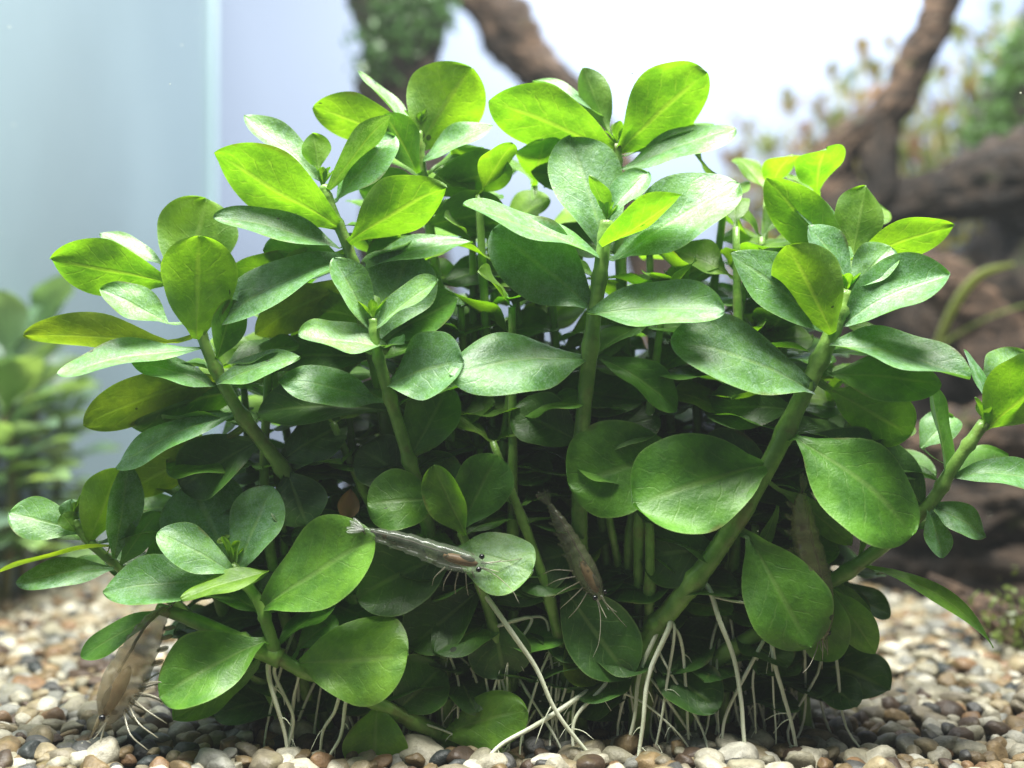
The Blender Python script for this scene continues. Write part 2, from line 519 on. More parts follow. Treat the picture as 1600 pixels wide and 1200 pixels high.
# ------------------------------------------------------------------ leaves and stems
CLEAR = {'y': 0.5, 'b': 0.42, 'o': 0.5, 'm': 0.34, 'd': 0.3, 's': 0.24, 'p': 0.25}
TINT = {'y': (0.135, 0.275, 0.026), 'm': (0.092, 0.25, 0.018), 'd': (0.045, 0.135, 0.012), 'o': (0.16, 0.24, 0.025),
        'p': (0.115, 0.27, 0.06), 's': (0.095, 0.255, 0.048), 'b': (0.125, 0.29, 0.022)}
NU, NV = 24, 10
def leaf_mesh(p_stem, p_base, p_tip, width, normal, bow, cup, seed, blunt=0.42, wave=0.05):
    """spatulate blade: petiole from the stem, then a blade from base to tip; normal = direction its upper face looks"""
    r = random.Random(seed)
    ax = p_tip - p_base
    L = ax.length
    a = ax.normalized()
    n = (normal - a * normal.dot(a)).normalized()
    s = a.cross(n).normalized()
    pet = (p_base - p_stem).length
    rows = []
    if pet > 1.0 * U:
        for k in range(3):
            f = k / 3
            c = p_stem.lerp(p_base, f) + n * (-0.12 * pet * math.sin(math.pi * f))
            rows.append((c, (0.15 - 0.02 * f) * 0.5 * width, -0.02 + 0.0 * f, 0.25))
    pa, pb = 0.92, blunt * 1.25 + 0.05
    pk = pa / (pa + pb); mx = pk ** pa * (1 - pk) ** pb
    ph1, ph2 = r.uniform(0, 6.28), r.uniform(0, 6.28)
    tw = r.uniform(-0.16, 0.16)
    asym = r.uniform(-0.06, 0.06)
    for i in range(NU + 1):
        q = i / NU
        t = 0.5 - 0.5 * math.cos(math.pi * (0.12 + 0.88 * q) ) if False else q ** 0.9 if q < 0.5 else q ** 0.9
        t = 1 - (1 - t) ** 1.8
        wv = (max(t, 1e-4) ** pa * max(1 - t, 0.0) ** pb) / mx
        wv = max(wv, 0.13 * (1 - t) ** 0.5) if t < 0.3 else wv
        if i == NU: wv = 0.02
        c = p_base + ax * t + n * (bow * L * 4 * t * (1 - t) * 0.5 - bow * L * 0.25 * t * t)
        rows.append((c, wv * width * 0.5, t, 1.0))
    verts, uvs = [], []
    for j, (c, hw, t, sh) in enumerate(rows):
        ang = tw * t
        ss = s * math.cos(ang) + n * math.sin(ang)
        nn = n * math.cos(ang) - s * math.sin(ang)
        for k in range(NV + 1):
            v = 2 * k / NV - 1
            v2 = math.copysign(abs(v) ** 0.9, v)
            off = cup * hw * (v * v) * 1.0 + 0.07 * hw * abs(v) * sh
            off += -0.05 * width * math.exp(-(v / 0.12) ** 2) * 0.35 * sh
            off += wave * width * v * v * math.sin(t * 9 + (ph1 if v > 0 else ph2)) * sh
            off += 0.055 * width * noise.noise(Vector((t * 2.6 + seed * 7.1, v * 1.5, seed * 3.3))) * sh * min(1, t * 3)
            edge = 1 + 0.012 * math.sin(t * 17 + ph1) * (abs(v) > 0.9)
            verts.append(c + ss * (hw * (v2 + asym * (1 - v * v)) * edge) + nn * off)
            uvs.append((min(max(t, 0), 1), (v + 1) / 2))
    faces = []
    W = NV + 1
    for j in range(len(rows) - 1):
        for k in range(NV):
            faces.append((j * W + k, j * W + k + 1, (j + 1) * W + k + 1, (j + 1) * W + k))
    return verts, faces, uvs

lseed = [0]
def add_leaf(parent, p_stem, p_base, p_tip, width, normal, tint, bow=0.10, cup=0.12, blunt=0.42, wave=0.055, name='leaf', mat=None):
    lseed[0] += 1
    verts, faces, uvs = leaf_mesh(p_stem, p_base, p_tip, width, normal, bow, cup, lseed[0], blunt, wave)
    o = link_mesh(name, verts, faces, mat or M['leaf'], parent)
    uvl = o.data.uv_layers.new(name='UVMap')
    li = np.empty(len(o.data.loops), dtype=np.int32)
    o.data.loops.foreach_get('vertex_index', li)
    uvl.data.foreach_set('uv', np.array(uvs, dtype=np.float32)[li].ravel())
    r = random.Random(lseed[0] * 13)
    c = TINT[tint] if isinstance(tint, str) else tint
    g = r.uniform(0.88, 1.12)
    o.color = (c[0] * g * r.uniform(0.92, 1.08), c[1] * g, c[2] * g * r.uniform(0.85, 1.15), CLEAR.get(tint, 0.4) if isinstance(tint, str) else 0.4)
    return o

def stem_mesh(parent, pts3, r0, r1, nodes=(), name='stem', mat=None, sides=12):
    n = max(16, len(pts3) * 7)
    path = spline(pts3, n)
    rad = []
    for i in range(n):
        f = i / (n - 1)
        r = r0 + (r1 - r0) * f
        for q in nodes:
            r *= 1 + 0.30 * math.exp(-((f - q) / 0.012) ** 2)
        rad.append(r)
    vs, fs = tube(path, rad, sides, True, 0.05, 250)
    link_mesh(name, vs, fs, mat or M['stem'], parent)
    return path

def nearest(path, q):
    return min(path, key=lambda p: (p - q).length)

def screen_nearest(path, px, py):
    best, bd = None, 1e9
    for p in path:
        s = FPX / (DIST + p.y)
        d = math.hypot(800 + p.x * s - px, 600 + (EYE - p.z) * s - py)
        if d < bd: best, bd = p, d
    return best, bd

def root_strand(parent, pts, r=5.0, end_down=True, stem=None):
    q = [P(*p) for p in pts]
    if stem:
        sp, dd = screen_nearest(stem, pts[0][0], pts[0][1])
        if dd < 90: q = [sp] + q[(1 if dd < 12 else 0):]
    if end_down:
        e = q[-1].copy()
        g = gravel_z(e.x, e.y)
        if e.z > g - 0.001:
            q.append(Vector((e.x + 0.0004, e.y, g - 0.002)))
    n = 9 * len(q)
    path = spline(q, n)
    for i, p in enumerate(path):
        p += Vector((noise.noise(p * 130), noise.noise(p * 130 + Vector((9, 9, 9))), 0)) * 0.0008
    rad = [r * 0.66 * U * (1.0 - 0.45 * i / (n - 1)) for i in range(n)]
    vs, fs = tube(path, rad, 7, True)
    rq = random.Random(int(pts[0][0] * 7 + pts[0][1]))
    for k in range(3):                      # fine side rootlets
        i = rq.randrange(n // 3, n - 3)
        d = Vector((rq.uniform(-1, 1), rq.uniform(-0.6, 0.4), rq.uniform(-1.2, -0.2))) * rq.uniform(0.0015, 0.0045)
        v2, f2 = tube(spline([path[i], path[i] + d * 0.5 + Vector((0, 0, 0.0004)), path[i] + d], 7), [rad[i] * 0.4 * (1 - 0.1 * j) for j in range(7)], 5)
        n0 = len(vs); vs += v2; fs += [tuple(a + n0 for a in f) for f in f2]
    link_mesh('root', vs, fs, M['root'], parent)

def hero(stem_pts, r0, r1, leaves, label, roots=(), extra=(), cat='plant', group='green stem plants of the front clump'):
    """stem_pts: (px,py,d) from foot to tip; leaves: base, tip, width px, normal (right, up, towards camera), tint[, bow, cup, blunt]"""
    pts = [P(*q) for q in stem_pts]
    foot = pts[0].copy()
    g = gravel_z(foot.x, foot.y)
    if foot.z > g:
        ft = Vector((foot.x + (foot - pts[1]).x * 0.3, foot.y + 0.002, g - 0.003))
        pts = [ft] + pts
    t = thing('stem_plant', (pts[0].x, pts[0].y, g), label, cat, group)
    nodes = [(i + 0.5) / 7 for i in range(7)]
    path = stem_mesh(t, pts, r0 * 0.72 * U, r1 * 0.82 * U, nodes)
    paths = list(path)
    for ep, er0, er1 in extra:
        paths += stem_mesh(t, [P(*q) for q in ep], er0 * U, er1 * U, [0.3, 0.65])
    for lf in leaves:
        b, tp, w, n, tint = lf[:5]
        bow = lf[5] if len(lf) > 5 else 0.10
        cup = lf[6] if len(lf) > 6 else 0.14
        bl = lf[7] if len(lf) > 7 else 0.44
        pb, pt = P(*b), P(*tp)
        ps, dd = screen_nearest(paths, b[0], b[1])
        if dd > 110: ps = pb.lerp(nearest(paths, pb), 0.8)
        nz = n[2]
        if n[1] > 0.65 and nz > 0: nz += 0.16 + max(0, (600 - (b[1] + tp[1]) / 2) / 1765) * 0.9
        nv = Vector((n[0], -nz, n[1])).normalized()
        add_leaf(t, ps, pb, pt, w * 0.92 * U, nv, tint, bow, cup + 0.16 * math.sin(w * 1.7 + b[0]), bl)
    rb = random.Random(len(label) * 5 + 2)
    for k in range(4):
        f = 0.32 + 0.16 * k
        p = path[int(f * (len(path) - 1))]
        for sg in (-1, 1):
            a = math.radians(90 + sg * rb.uniform(35, 80)); el = math.radians(rb.uniform(-5, 30)); L = U * rb.uniform(115, 160)
            dv = Vector((math.cos(a) * math.cos(el), math.sin(a) * math.cos(el), math.sin(el)))
            nv = Vector((-math.cos(a) * math.sin(el), -math.sin(a) * math.sin(el) - rb.uniform(0, 0.6), math.cos(el)))
            if (p + dv * L).z < 0.004: continue
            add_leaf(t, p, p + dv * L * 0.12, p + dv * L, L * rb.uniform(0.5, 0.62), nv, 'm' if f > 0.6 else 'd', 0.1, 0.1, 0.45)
    tip = path[-1]
    rr = random.Random(len(label) * 3 + 1)
    for k in range(5):
        a = k * 1.57 + rr.uniform(-.3, .3); el = math.radians(rr.uniform(48, 74)); L = U * rr.uniform(26, 46)
        dv = Vector((math.cos(a) * math.cos(el), math.sin(a) * math.cos(el), math.sin(el)))
        nv = Vector((-math.cos(a) * math.sin(el), -math.sin(a) * math.sin(el), math.cos(el)))
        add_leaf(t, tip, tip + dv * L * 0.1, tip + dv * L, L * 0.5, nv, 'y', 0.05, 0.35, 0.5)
    for rt in roots:
        root_strand(t, rt[0], rt[1], stem=paths)
    return t

# ---- A: the tall stem in the middle with the silver-sheened rosette
hero([(905, 1080, 70), (905, 900, 50), (908, 700, 22), (925, 520, 0), (940, 410, 0), (948, 345, 0)], 20, 13, [
    ((948, 395, 12), (893, 212, 62), 132, (0.15, 0.45, 0.88), 's', 0.06, 0.18),
    ((935, 398, -8), (724, 318, -70), 118, (0.12, 0.93, 0.34), 's', 0.05, 0.12),
    ((962, 405, 0), (1154, 284, -30), 140, (-0.30, 0.66, 0.68), 's', 0.08, 0.16),
    ((940, 385, -22), (1066, 304, -75), 92, (-0.50, 0.62, -0.45), 'y', -0.05, 0.25, 0.62),
    ((950, 335, -4), (920, 274, -12), 40, (0.65, 0.30, -0.55), 'y', 0.05, 0.2, 0.7),
    ((952, 335, 6), (1012, 268, 20), 62, (-0.3, 0.42, 0.85), 'p', 0.08, 0.2),
    ((922, 478, -4), (772, 356, -30), 140, (-0.15, 0.42, 0.88), 's', 0.12, 0.10),
    ((918, 490, -16), (1132, 482, -75), 108, (-0.05, 0.78, 0.62), 's', 0.06, 0.10),
    ((912, 560, 0), (704, 580, -75), 132, (-0.05, 0.52, 0.85), 's', 0.10, -0.08),
    ((940, 560, 10), (1060, 640, 10), 80, (0.1, 0.6, 0.75), 'm', 0.15),
    ((905, 690, 20), (800, 640, 30), 100, (-0.2, 0.5, 0.8), 'd', 0.12),
    ((915, 700, 25), (1030, 650, 30), 90, (0.1, 0.6, 0.7), 'd', 0.12),
    ((905, 860, 45), (790, 900, 30), 110, (-0.1, 0.4, 0.9), 'd'),
    ((880, 915, 30), (985, 1058, -10), 125, (-0.15, 0.35, 0.92), 'd', 0.10),
    ((890, 990, 40), (945, 1062, 20), 110, (0.0, 0.4, 0.9), 'o', 0.1),
], 'tall middle stem plant whose top rosette has broad silver sheened leaves', roots=[
    ([(900, 1000, 30), (905, 1070, 15), (900, 1120, 0)], 5), ([(950, 1065, 10), (905, 1120, -10), (898, 1185, -30)], 5.5),
    ([(920, 1080, 10), (840, 1132, -25), (782, 1168, -50), (752, 1205, -70)], 7),
    ([(945, 1075, 20), (1000, 1095, 10), (1045, 1130, 0), (1072, 1166, -5)], 3.5)])

# ---- B: rear top stem right of the middle
hero([(1010, 1000, 150), (985, 700, 130), (970, 420, 100), (966, 300, 85), (964, 225, 80)], 17, 9, [
    ((962, 238, 78), (764, 156, 45), 125, (0.2, 0.52, -0.72), 'y', 0.04, 0.14, 0.5),
    ((968, 236, 78), (1103, 112, 70), 150, (-0.42, 0.26, -0.85), 'y', 0.05, 0.12, 0.46),
    ((948, 200, 84), (911, 106, 95), 60, (0.35, 0.2, -0.9), 'y', 0.05, 0.15, 0.5),
    ((950, 190, 95), (834, 123, 110), 60, (0.25, 0.95, 0.18), 'p'),
    ((975, 262, 76), (1150, 200, 60), 95, (-0.2, 0.80, 0.52), 's', 0.04),
    ((985, 240, 95), (1115, 190, 120), 60, (-0.2, 0.9, 0.25), 'm'),
    ((968, 320, 90), (830, 265, 110), 90, (0.2, 0.7, 0.5), 'd'),
    ((970, 400, 100), (1090, 330, 130), 100, (-0.2, 0.5, -0.7), 'm'),
    ((970, 400, 100), (860, 370, 90), 100, (0.2, 0.6, 0.6), 'd'),
], 'stem plant with two large glowing leaves spread like wings against the white panel')

# ---- C: middle left stem with small light rosette and long flat leaf
hero([(690, 1000, 50), (668, 820, 25), (640, 720, 10), (606, 610, -4), (588, 545, -10), (583, 498, -10)], 19, 9, [
    ((580, 515, -8), (522, 402, -15), 66, (0.45, 0.28, 0.85), 'p', 0.05, 0.25),
    ((590, 525, 12), (640, 392, 40), 148, (-0.12, 0.2, 0.95), 's', 0.06, 0.05),
    ((586, 512, -14), (684, 436, -45), 66, (-0.45, 0.70, 0.52), 'p', 0.06, 0.15),
    ((606, 540, -14), (466, 522, -60), 92, (0.08, 0.90, 0.42), 'p', -0.04, 0.08, 0.5),
    ((600, 545, -10), (632, 535, -45), 40, (0.0, 0.9, 0.4), 'p', 0.1),
    ((585, 625, -6), (436, 592, -35), 84, (0.12, 0.66, 0.72), 's', 0.14, 0.1, 0.6),
    ((606, 600, -8), (722, 560, -60), 128, (-0.12, 0.55, 0.82), 's', 0.10, 0.05, 0.36),
    ((640, 715, 4), (700, 600, 20), 95, (0.1, 0.25, 0.95), 'm', 0.05),
    ((600, 640, 10), (400, 640, 20), 95, (0.0, 0.6, 0.75), 'd', 0.15),
    ((650, 760, 25), (560, 700, 40), 100, (-0.2, 0.4, 0.85), 'd'),
    ((665, 820, 30), (740, 740, 50), 100, (0.1, 0.4, 0.85), 'd'),
], 'stem plant with a small pale rosette before one round leaf', roots=[([(690, 980, 40), (720, 1060, 30), (716, 1120, 15)], 4)])

# ---- D: left stem with spoon-shaped leaves over one another
hero([(560, 960, 90), (500, 830, 60), (440, 730, 35), (372, 640, 12), (328, 556, 0), (308, 500, 0)], 21, 10, [
    ((308, 530, -12), (312, 368, -40), 126, (-0.12, 0.12, -0.96), 'y', 0.04, 0.12, 0.40),
    ((285, 450, 40), (322, 310, 62), 138, (-0.15, 0.15, -0.96), 'y', 0.04, 0.10, 0.36),
    ((262, 440, 20), (80, 404, 0), 100, (0.10, 0.36, -0.90), 'y', 0.05, 0.12, 0.5),
    ((262, 505, 0), (156, 450, -22), 76, (0.2, 0.78, 0.55), 'p', 0.04, 0.08, 0.6),
    ((250, 412, 50), (156, 364, 50), 50, (0.25, 0.85, 0.4), 'p', 0.0, 0.1, 0.6),
    ((262, 535, 20), (38, 520, 0), 76, (0.0, 0.55, -0.80), 'o', 0.06, 0.12, 0.5),
    ((312, 545, -8), (88, 580, -70), 90, (0.05, 0.90, 0.34), 'p', 0.07, 0.08, 0.45),
    ((330, 602, 0), (205, 562, -30), 74, (0.15, 0.82, 0.45), 's', 0.08, 0.1, 0.6),
    ((345, 590, 25), (130, 660, 5), 96, (0.15, 0.62, -0.68), 'o', 0.10, 0.12, 0.5),
    ((375, 610, 40), (198, 660, 40), 110, (0.0, 0.5, -0.8), 'd', 0.08),
    ((355, 650, 10), (178, 728, -10), 78, (-0.1, 0.74, 0.6), 's', 0.14, 0.08, 0.5),
    ((340, 558, -4), (366, 468, 2), 60, (0.6, 0.2, 0.75), 'm', 0.05),
    ((338, 600, -6), (468, 556, -30), 62, (0.0, 0.68, 0.65), 's', 0.10, 0.1, 0.6),
    ((345, 690, 40), (196, 768, 30), 98, (0.1, 0.5, -0.8), 'o', 0.06),
    ((400, 690, 30), (280, 760, 30), 110, (0.0, 0.4, 0.85), 'd'),
    ((450, 740, 30), (480, 820, 0), 100, (0.0, 0.35, 0.9), 'd', 0.08),
    ((440, 720, 40), (540, 660, 40), 95, (0.1, 0.4, 0.8), 'd'),
], 'leaning stem plant whose spoon shaped leaves fan out towards the side glass')

# ---- E: upper left stem
hero([(640, 1000, 130), (610, 700, 90), (570, 500, 50), (548, 400, 28), (522, 335, 20), (505, 290, 20)], 18, 9, [
    ((528, 352, 6), (336, 238, -10), 128, (0.28, 0.42, -0.85), 'y', 0.04, 0.12, 0.55),
    ((552, 372, 6), (698, 290, -20), 112, (-0.25, 0.48, -0.82), 'y', 0.06, 0.14, 0.6),
    ((515, 295, 14), (608, 178, 10), 66, (-0.68, 0.42, -0.32), 'p', 0.06, 0.2, 0.6),
    ((528, 310, 24), (616, 210, 40), 92, (-0.25, 0.30, 0.90), 's', 0.06, 0.1),
    ((505, 285, 30), (382, 178, 45), 66, (0.30, 0.72, 0.55), 'p', 0.03, 0.08, 0.55),
    ((497, 262, 22), (488, 208, 25), 52, (0.0, 0.15, -0.95), 'y', 0.05),
    ((530, 388, 16), (334, 334, -15), 78, (0.10, 0.84, 0.45), 's', 0.08, 0.1, 0.55),
    ((540, 410, 36), (412, 388, 40), 72, (0.1, 0.45, -0.8), 'm', 0.05),
    ((552, 405, 30), (334, 500, -5), 104, (-0.2, 0.72, 0.62), 's', 0.20, 0.08, 0.5),
    ((520, 400, 50), (345, 462, 60), 96, (0.1, 0.55, -0.75), 'y', 0.10),
    ((560, 440, 40), (398, 520, 30), 80, (0.3, 0.65, -0.5), 'o', 0.12),
    ((560, 420, 45), (738, 376, 30), 70, (-0.05, 0.85, 0.5), 's', 0.10, 0.1, 0.6),
    ((575, 500, 55), (440, 480, 60), 100, (0.1, 0.5, -0.7), 'y'),
    ((590, 540, 60), (715, 465, 20), 90, (0.1, 0.5, 0.8), 'm'),
    ((590, 560, 65), (430, 560, 60), 90, (0.1, 0.6, 0.7), 'd'),
], 'upper left stem plant with broad sunlit leaves above a pale drooping one')

# ---- F: rear top stem left of the middle
hero([(720, 1000, 190), (700, 600, 150), (672, 360, 110), (660, 270, 95), (655, 205, 90)], 15, 8, [
    ((655, 232, 88), (736, 106, 85), 148, (-0.40, 0.16, -0.90), 'y', 0.04, 0.12, 0.46),
    ((645, 220, 88), (490, 166, 80), 92, (0.22, 0.42, -0.85), 'y', 0.05, 0.14, 0.5),
    ((650, 210, 95), (560, 110, 110), 54, (0.55, 0.65, 0.4), 'p', 0.03, 0.1, 0.6),
    ((662, 250, 85), (770, 194, 70), 66, (-0.2, 0.78, 0.55), 's', 0.04, 0.1, 0.6),
    ((652, 270, 80), (602, 178, 70), 84, (0.55, 0.2, -0.75), 'm', 0.04),
    ((664, 300, 90), (800, 262, 70), 90, (-0.1, 0.6, -0.7), 'y', 0.08),
    ((668, 330, 95), (560, 290, 90), 100, (0.1, 0.5, -0.8), 'm', 0.05),
    ((672, 350, 100), (790, 330, 90), 100, (-0.1, 0.5, -0.75), 'm', 0.05),
    ((680, 420, 110), (580, 400, 110), 110, (0.1, 0.5, 0.7), 'd'),
    ((690, 440, 110), (800, 420, 120), 100, (-0.1, 0.6, 0.6), 'd'),
], 'rear stem plant topped by one upright glowing leaf below the mossy wood')

# ---- G: right stem, thick and slanting
hero([(1010, 1010, 40), (1050, 950, 26), (1120, 860, 10), (1196, 735, 0), (1258, 610, 0), (1300, 520, 0), (1324, 455, 4)], 25, 15, [
    ((1290, 515, 0), (1143, 394, -15), 104, (-0.35, 0.52, 0.80), 's', 0.10, 0.14, 0.6),
    ((1300, 520, -22), (1230, 382, -55), 112, (0.32, 0.34, -0.80), 'y', 0.06, 0.22, 0.5),
    ((1318, 505, -6), (1484, 424, -40), 120, (-0.30, 0.55, 0.78), 's', 0.10, 0.28, 0.5),
    ((1328, 440, 4), (1264, 352, 12), 74, (0.3, 0.30, 0.90), 's', 0.05),
    ((1332, 452, 0), (1392, 384, 8), 72, (-0.3, 0.35, 0.88), 'p', 0.06, 0.2),
    ((1326, 412, 36), (1490, 350, 20), 84, (-0.25, 0.45, -0.82), 'y', 0.04, 0.1, 0.6),
    ((1332, 400, 40), (1352, 290, 55), 92, (-0.05, 0.12, -0.96), 'y', 0.04, 0.1, 0.5),
    ((1325, 430, 40), (1198, 278, 45), 96, (0.45, 0.28, -0.82), 'y', 0.05, 0.12, 0.55),
    ((1335, 440, 30), (1240, 300, 70), 70, (0.4, 0.4, 0.8), 's'),
    ((1298, 538, -15), (1518, 586, -70), 128, (0.14, 0.82, 0.55), 's', 0.08, 0.06, 0.55),
    ((1300, 585, -6), (1472, 600, -40), 92, (0.0, 0.42, 0.88), 'm', 0.10, 0.12, 0.5),
    ((1272, 612, -12), (1052, 528, -60), 140, (-0.18, 0.60, 0.78), 's', 0.10, -0.05, 0.36),
    ((1300, 610, 12), (1424, 678, 0), 104, (-0.1, 0.45, -0.85), 'b', 0.06, 0.1, 0.36),
    ((1246, 684, -20), (1432, 832, -65), 176, (0.22, 0.42, 0.88), 'm', 0.10, -0.06, 0.40),
    ((1198, 725, -10), (990, 785, -75), 176, (-0.05, 0.42, 0.90), 'm', 0.10, -0.08, 0.36),
    ((1060, 700, 14), (888, 755, -10), 165, (-0.08, 0.28, 0.95), 'm', 0.08, -0.06, 0.36),
    ((1172, 838, 0), (1268, 1012, -45), 140, (-0.25, 0.32, 0.92), 'm', 0.08, -0.05, 0.40),
    ((1292, 915, 5), (1286, 1034, -10), 84, (0.0, 0.15, 0.98), 'm', 0.05, 0.05, 0.34),
    ((1304, 925, 10), (1368, 1022, 0), 64, (-0.3, 0.3, 0.85), 'b', 0.08, 0.1, 0.6),
    ((1240, 640, 30), (1100, 640, 50), 100, (0.0, 0.5, 0.8), 'd'),
    ((1200, 730, 30), (1090, 700, 50), 90, (0.0, 0.4, 0.85), 'd'),
    ((1230, 690, 20), (1440, 740, 20), 90, (0.1, 0.6, 0.7), 'd', 0.12),
    ((1120, 860, 20), (1000, 870, 40), 120, (0.0, 0.35, 0.9), 'd'),
    ((1215, 790, 6), (1180, 870, 10), 34, (0.6, 0.2, 0.7), 'b'),
    ((1228, 770, 6), (1330, 850, 20), 60, (0.2, 0.6, -0.6), 'b'),
], 'thick slanting stem plant on the right bearing the broadest dark green leaves', roots=[
    ([(1036, 968, 18), (1002, 1060, 5), (980, 1166, -10)], 6), ([(1044, 980, 14), (1012, 1080, -15), (995, 1196, -40)], 8),
    ([(1052, 985, 16), (1040, 1090, 5), (1022, 1186, -10)], 5), ([(1060, 995, 20), (1070, 1080, 15), (1073, 1150, 8)], 5),
    ([(1108, 925, 8), (1140, 1010, -5), (1160, 1110, -20), (1166, 1192, -30)], 7),
    ([(1205, 1000, 20), (1222, 1080, 10), (1243, 1168, 0)], 6), ([(1192, 1000, 25), (1146, 1090, 10), (1128, 1165, 0)], 5),
    ([(1110, 930, 20), (1180, 945, 20), (1200, 960, 25), (1206, 1010, 25)], 4)])

# ---- H: far right stem
hero([(1090, 1060, 60), (1190, 985, 50), (1290, 915, 36), (1360, 868, 20), (1450, 790, 8), (1490, 728, 0), (1538, 660, 0)], 20, 11, [
    ((1538, 672, -4), (1650, 580, -20), 150, (-0.35, 0.30, -0.85), 'y', 0.05, 0.12, 0.40),
    ((1545, 640, 10), (1508, 545, 20), 40, (0.5, 0.3, 0.7), 's'),
    ((1550, 635, 20), (1610, 552, 40), 110, (-0.2, 0.4, 0.88), 'p'),
    ((1492, 745, 0), (1640, 752, -30), 66, (0.0, 0.80, 0.55), 's', 0.18, 0.1, 0.5),
    ((1482, 748, 2), (1452, 596, 10), 62, (0.6, 0.15, 0.75), 'm', 0.05, 0.3, 0.55),
    ((1455, 788, 4), (1542, 838, -10), 70, (0.15, 0.7, 0.62), 'p', 0.06, 0.1, 0.6),
    ((1450, 795, 0), (1474, 872, -15), 52, (0.2, 0.3, 0.9), 's', 0.05),
    ((1352, 886, 15), (1560, 1004, -10), 46, (0.35, 0.80, 0.40), 'b', 0.22, 0.15, 0.6),
    ((1446, 796, 10), (1365, 690, 20), 76, (-0.1, 0.35, 0.9), 'd', 0.10),
    ((1440, 700, 60), (1490, 650, 80), 70, (0.0, 0.8, 0.5), 'p'),
    ((1300, 905, 30), (1355, 990, 30), 50, (0.1, 0.3, 0.9), 'b'),
    ((1340, 880, 22), (1348, 790, 30), 34, (0.7, 0.2, 0.6), 'm'),
], 'low stem plant reaching out over the gravel to the driftwood side', roots=[([(1190, 990, 48), (1175, 1050, 40), (1180, 1110, 30)], 4)])

# ---- I: low front left stem with creeping runner
hero([(690, 1150, 30), (600, 1105, 14), (520, 1066, 0), (440, 1030, -8), (420, 985, -8), (404, 940, -6), (362, 882, -2)], 19, 10, [
    ((358, 880, 18), (296, 752, 45), 150, (-0.15, 0.36, 0.92), 's', 0.06, 0.06, 0.36),
    ((370, 892, 0), (426, 760, 10), 100, (-0.28, 0.30, 0.90), 'p', 0.05, 0.16, 0.42),
    ((364, 895, -12), (246, 832, -45), 80, (0.15, 0.70, 0.68), 'p', 0.05, 0.12, 0.42),
    ((420, 892, -14), (282, 934, -70), 62, (0.25, 0.90, 0.16), 'y', 0.06, 0.1, 0.6),
    ((345, 908, 0), (160, 922, -40), 98, (0.05, 0.70, 0.70), 's', 0.10, 0.1, 0.55),
    ((412, 948, -12), (584, 838, -50), 150, (-0.25, 0.48, 0.84), 'b', 0.08, -0.05, 0.42),
    ((352, 848, 6), (346, 838, 6), 24, (0.3, 0.3, 0.9), 'y'),
    ((362, 882, -4), (348, 838, -10), 30, (0.6, 0.3, -0.6), 'y', 0.05, 0.3),
    ((368, 882, -6), (374, 845, -12), 28, (-0.6, 0.3, 0.7), 'y', 0.05, 0.3),
    ((250, 955, 0), (126, 1026, -22), 56, (-0.2, 0.66, 0.70), 'm', 0.05, 0.05, 0.42),
    ((412, 1002, -20), (248, 1088, -70), 124, (-0.1, 0.56, 0.82), 'm', 0.10, 0.10, 0.42),
    ((400, 1040, -10), (270, 1124, -45), 90, (-0.1, 0.45, -0.82), 'm', 0.06, 0.08, 0.46),
    ((468, 1035, -14), (638, 1022, -62), 156, (-0.05, 0.46, 0.88), 'b', 0.08, -0.10, 0.36),
    ((468, 1012, 10), (524, 962, 20), 60, (-0.3, 0.4, 0.85), 'm'),
    ((590, 1104, 6), (586, 1212, -24), 112, (-0.05, 0.2, 0.97), 'b', 0.05, -0.08, 0.40),
    ((620, 1110, 20), (690, 1040, 30), 110, (0.0, 0.35, 0.92), 'd'),
    ((690, 1148, 14), (822, 1110, -30), 96, (0.0, 0.55, 0.82), 'b', 0.08, -0.06, 0.42),
], 'creeping stem plant low at the front with round leaves above bare runner', extra=[([(440, 1030, -8), (370, 1000, -4), (300, 968, 0), (246, 950, 6)], 16, 9)], roots=[
    ([(418, 1045, -6), (432, 1105, -14), (446, 1165, -18)], 7), ([(428, 1050, -2), (455, 1115, -4), (450, 1165, -4)], 5.5),
    ([(466, 1060, 6), (455, 1120, 4)], 4), ([(522, 1112, 0), (502, 1140, -4), (498, 1168, -4)], 5), ([(538, 1105, 0), (530, 1150, -10), (512, 1184, -20)], 5.5),
    ([(640, 1130, 10), (700, 1145, 5), (790, 1180, 0)], 3)])

# ---- J: little stem at the far left
hero([(420, 1080, 70), (330, 990, 55), (250, 925, 36), (186, 886, 20), (132, 838, 10), (118, 812, 8)], 13, 8, [
    ((122, 830, 6), (14, 800, -10), 78, (0.12, 0.50, 0.85), 'p', 0.05, 0.08, 0.42),
    ((138, 848, 4), (184, 730, 0), 78, (-0.35, 0.2, -0.9), 'y', 0.05, 0.15, 0.5),
    ((178, 872, 6), (202, 726, 10), 62, (0.62, 0.15, 0.75), 's', 0.05, 0.2, 0.5),
    ((172, 852, 2), (-4, 892, -30), 56, (0.1, 0.85, -0.22), 'o', 0.06, 0.1, 0.55),
    ((178, 888, 4), (24, 908, -30), 64, (0.05, 0.80, 0.5), 's', 0.08, 0.1, 0.5),
    ((112, 820, 6), (112, 780, 8), 40, (0.1, 0.3, 0.9), 'p'),
    ((118, 830, 2), (98, 802, -4), 34, (0.5, 0.3, 0.7), 'y'),
    ((190, 880, 14), (246, 800, 20), 50, (0.2, 0.3, 0.9), 'm'),
    ((230, 905, 30), (290, 830, 40), 70, (0.1, 0.3, 0.9), 'm'),
], 'small stem plant on the outer left edge low over the gravel')

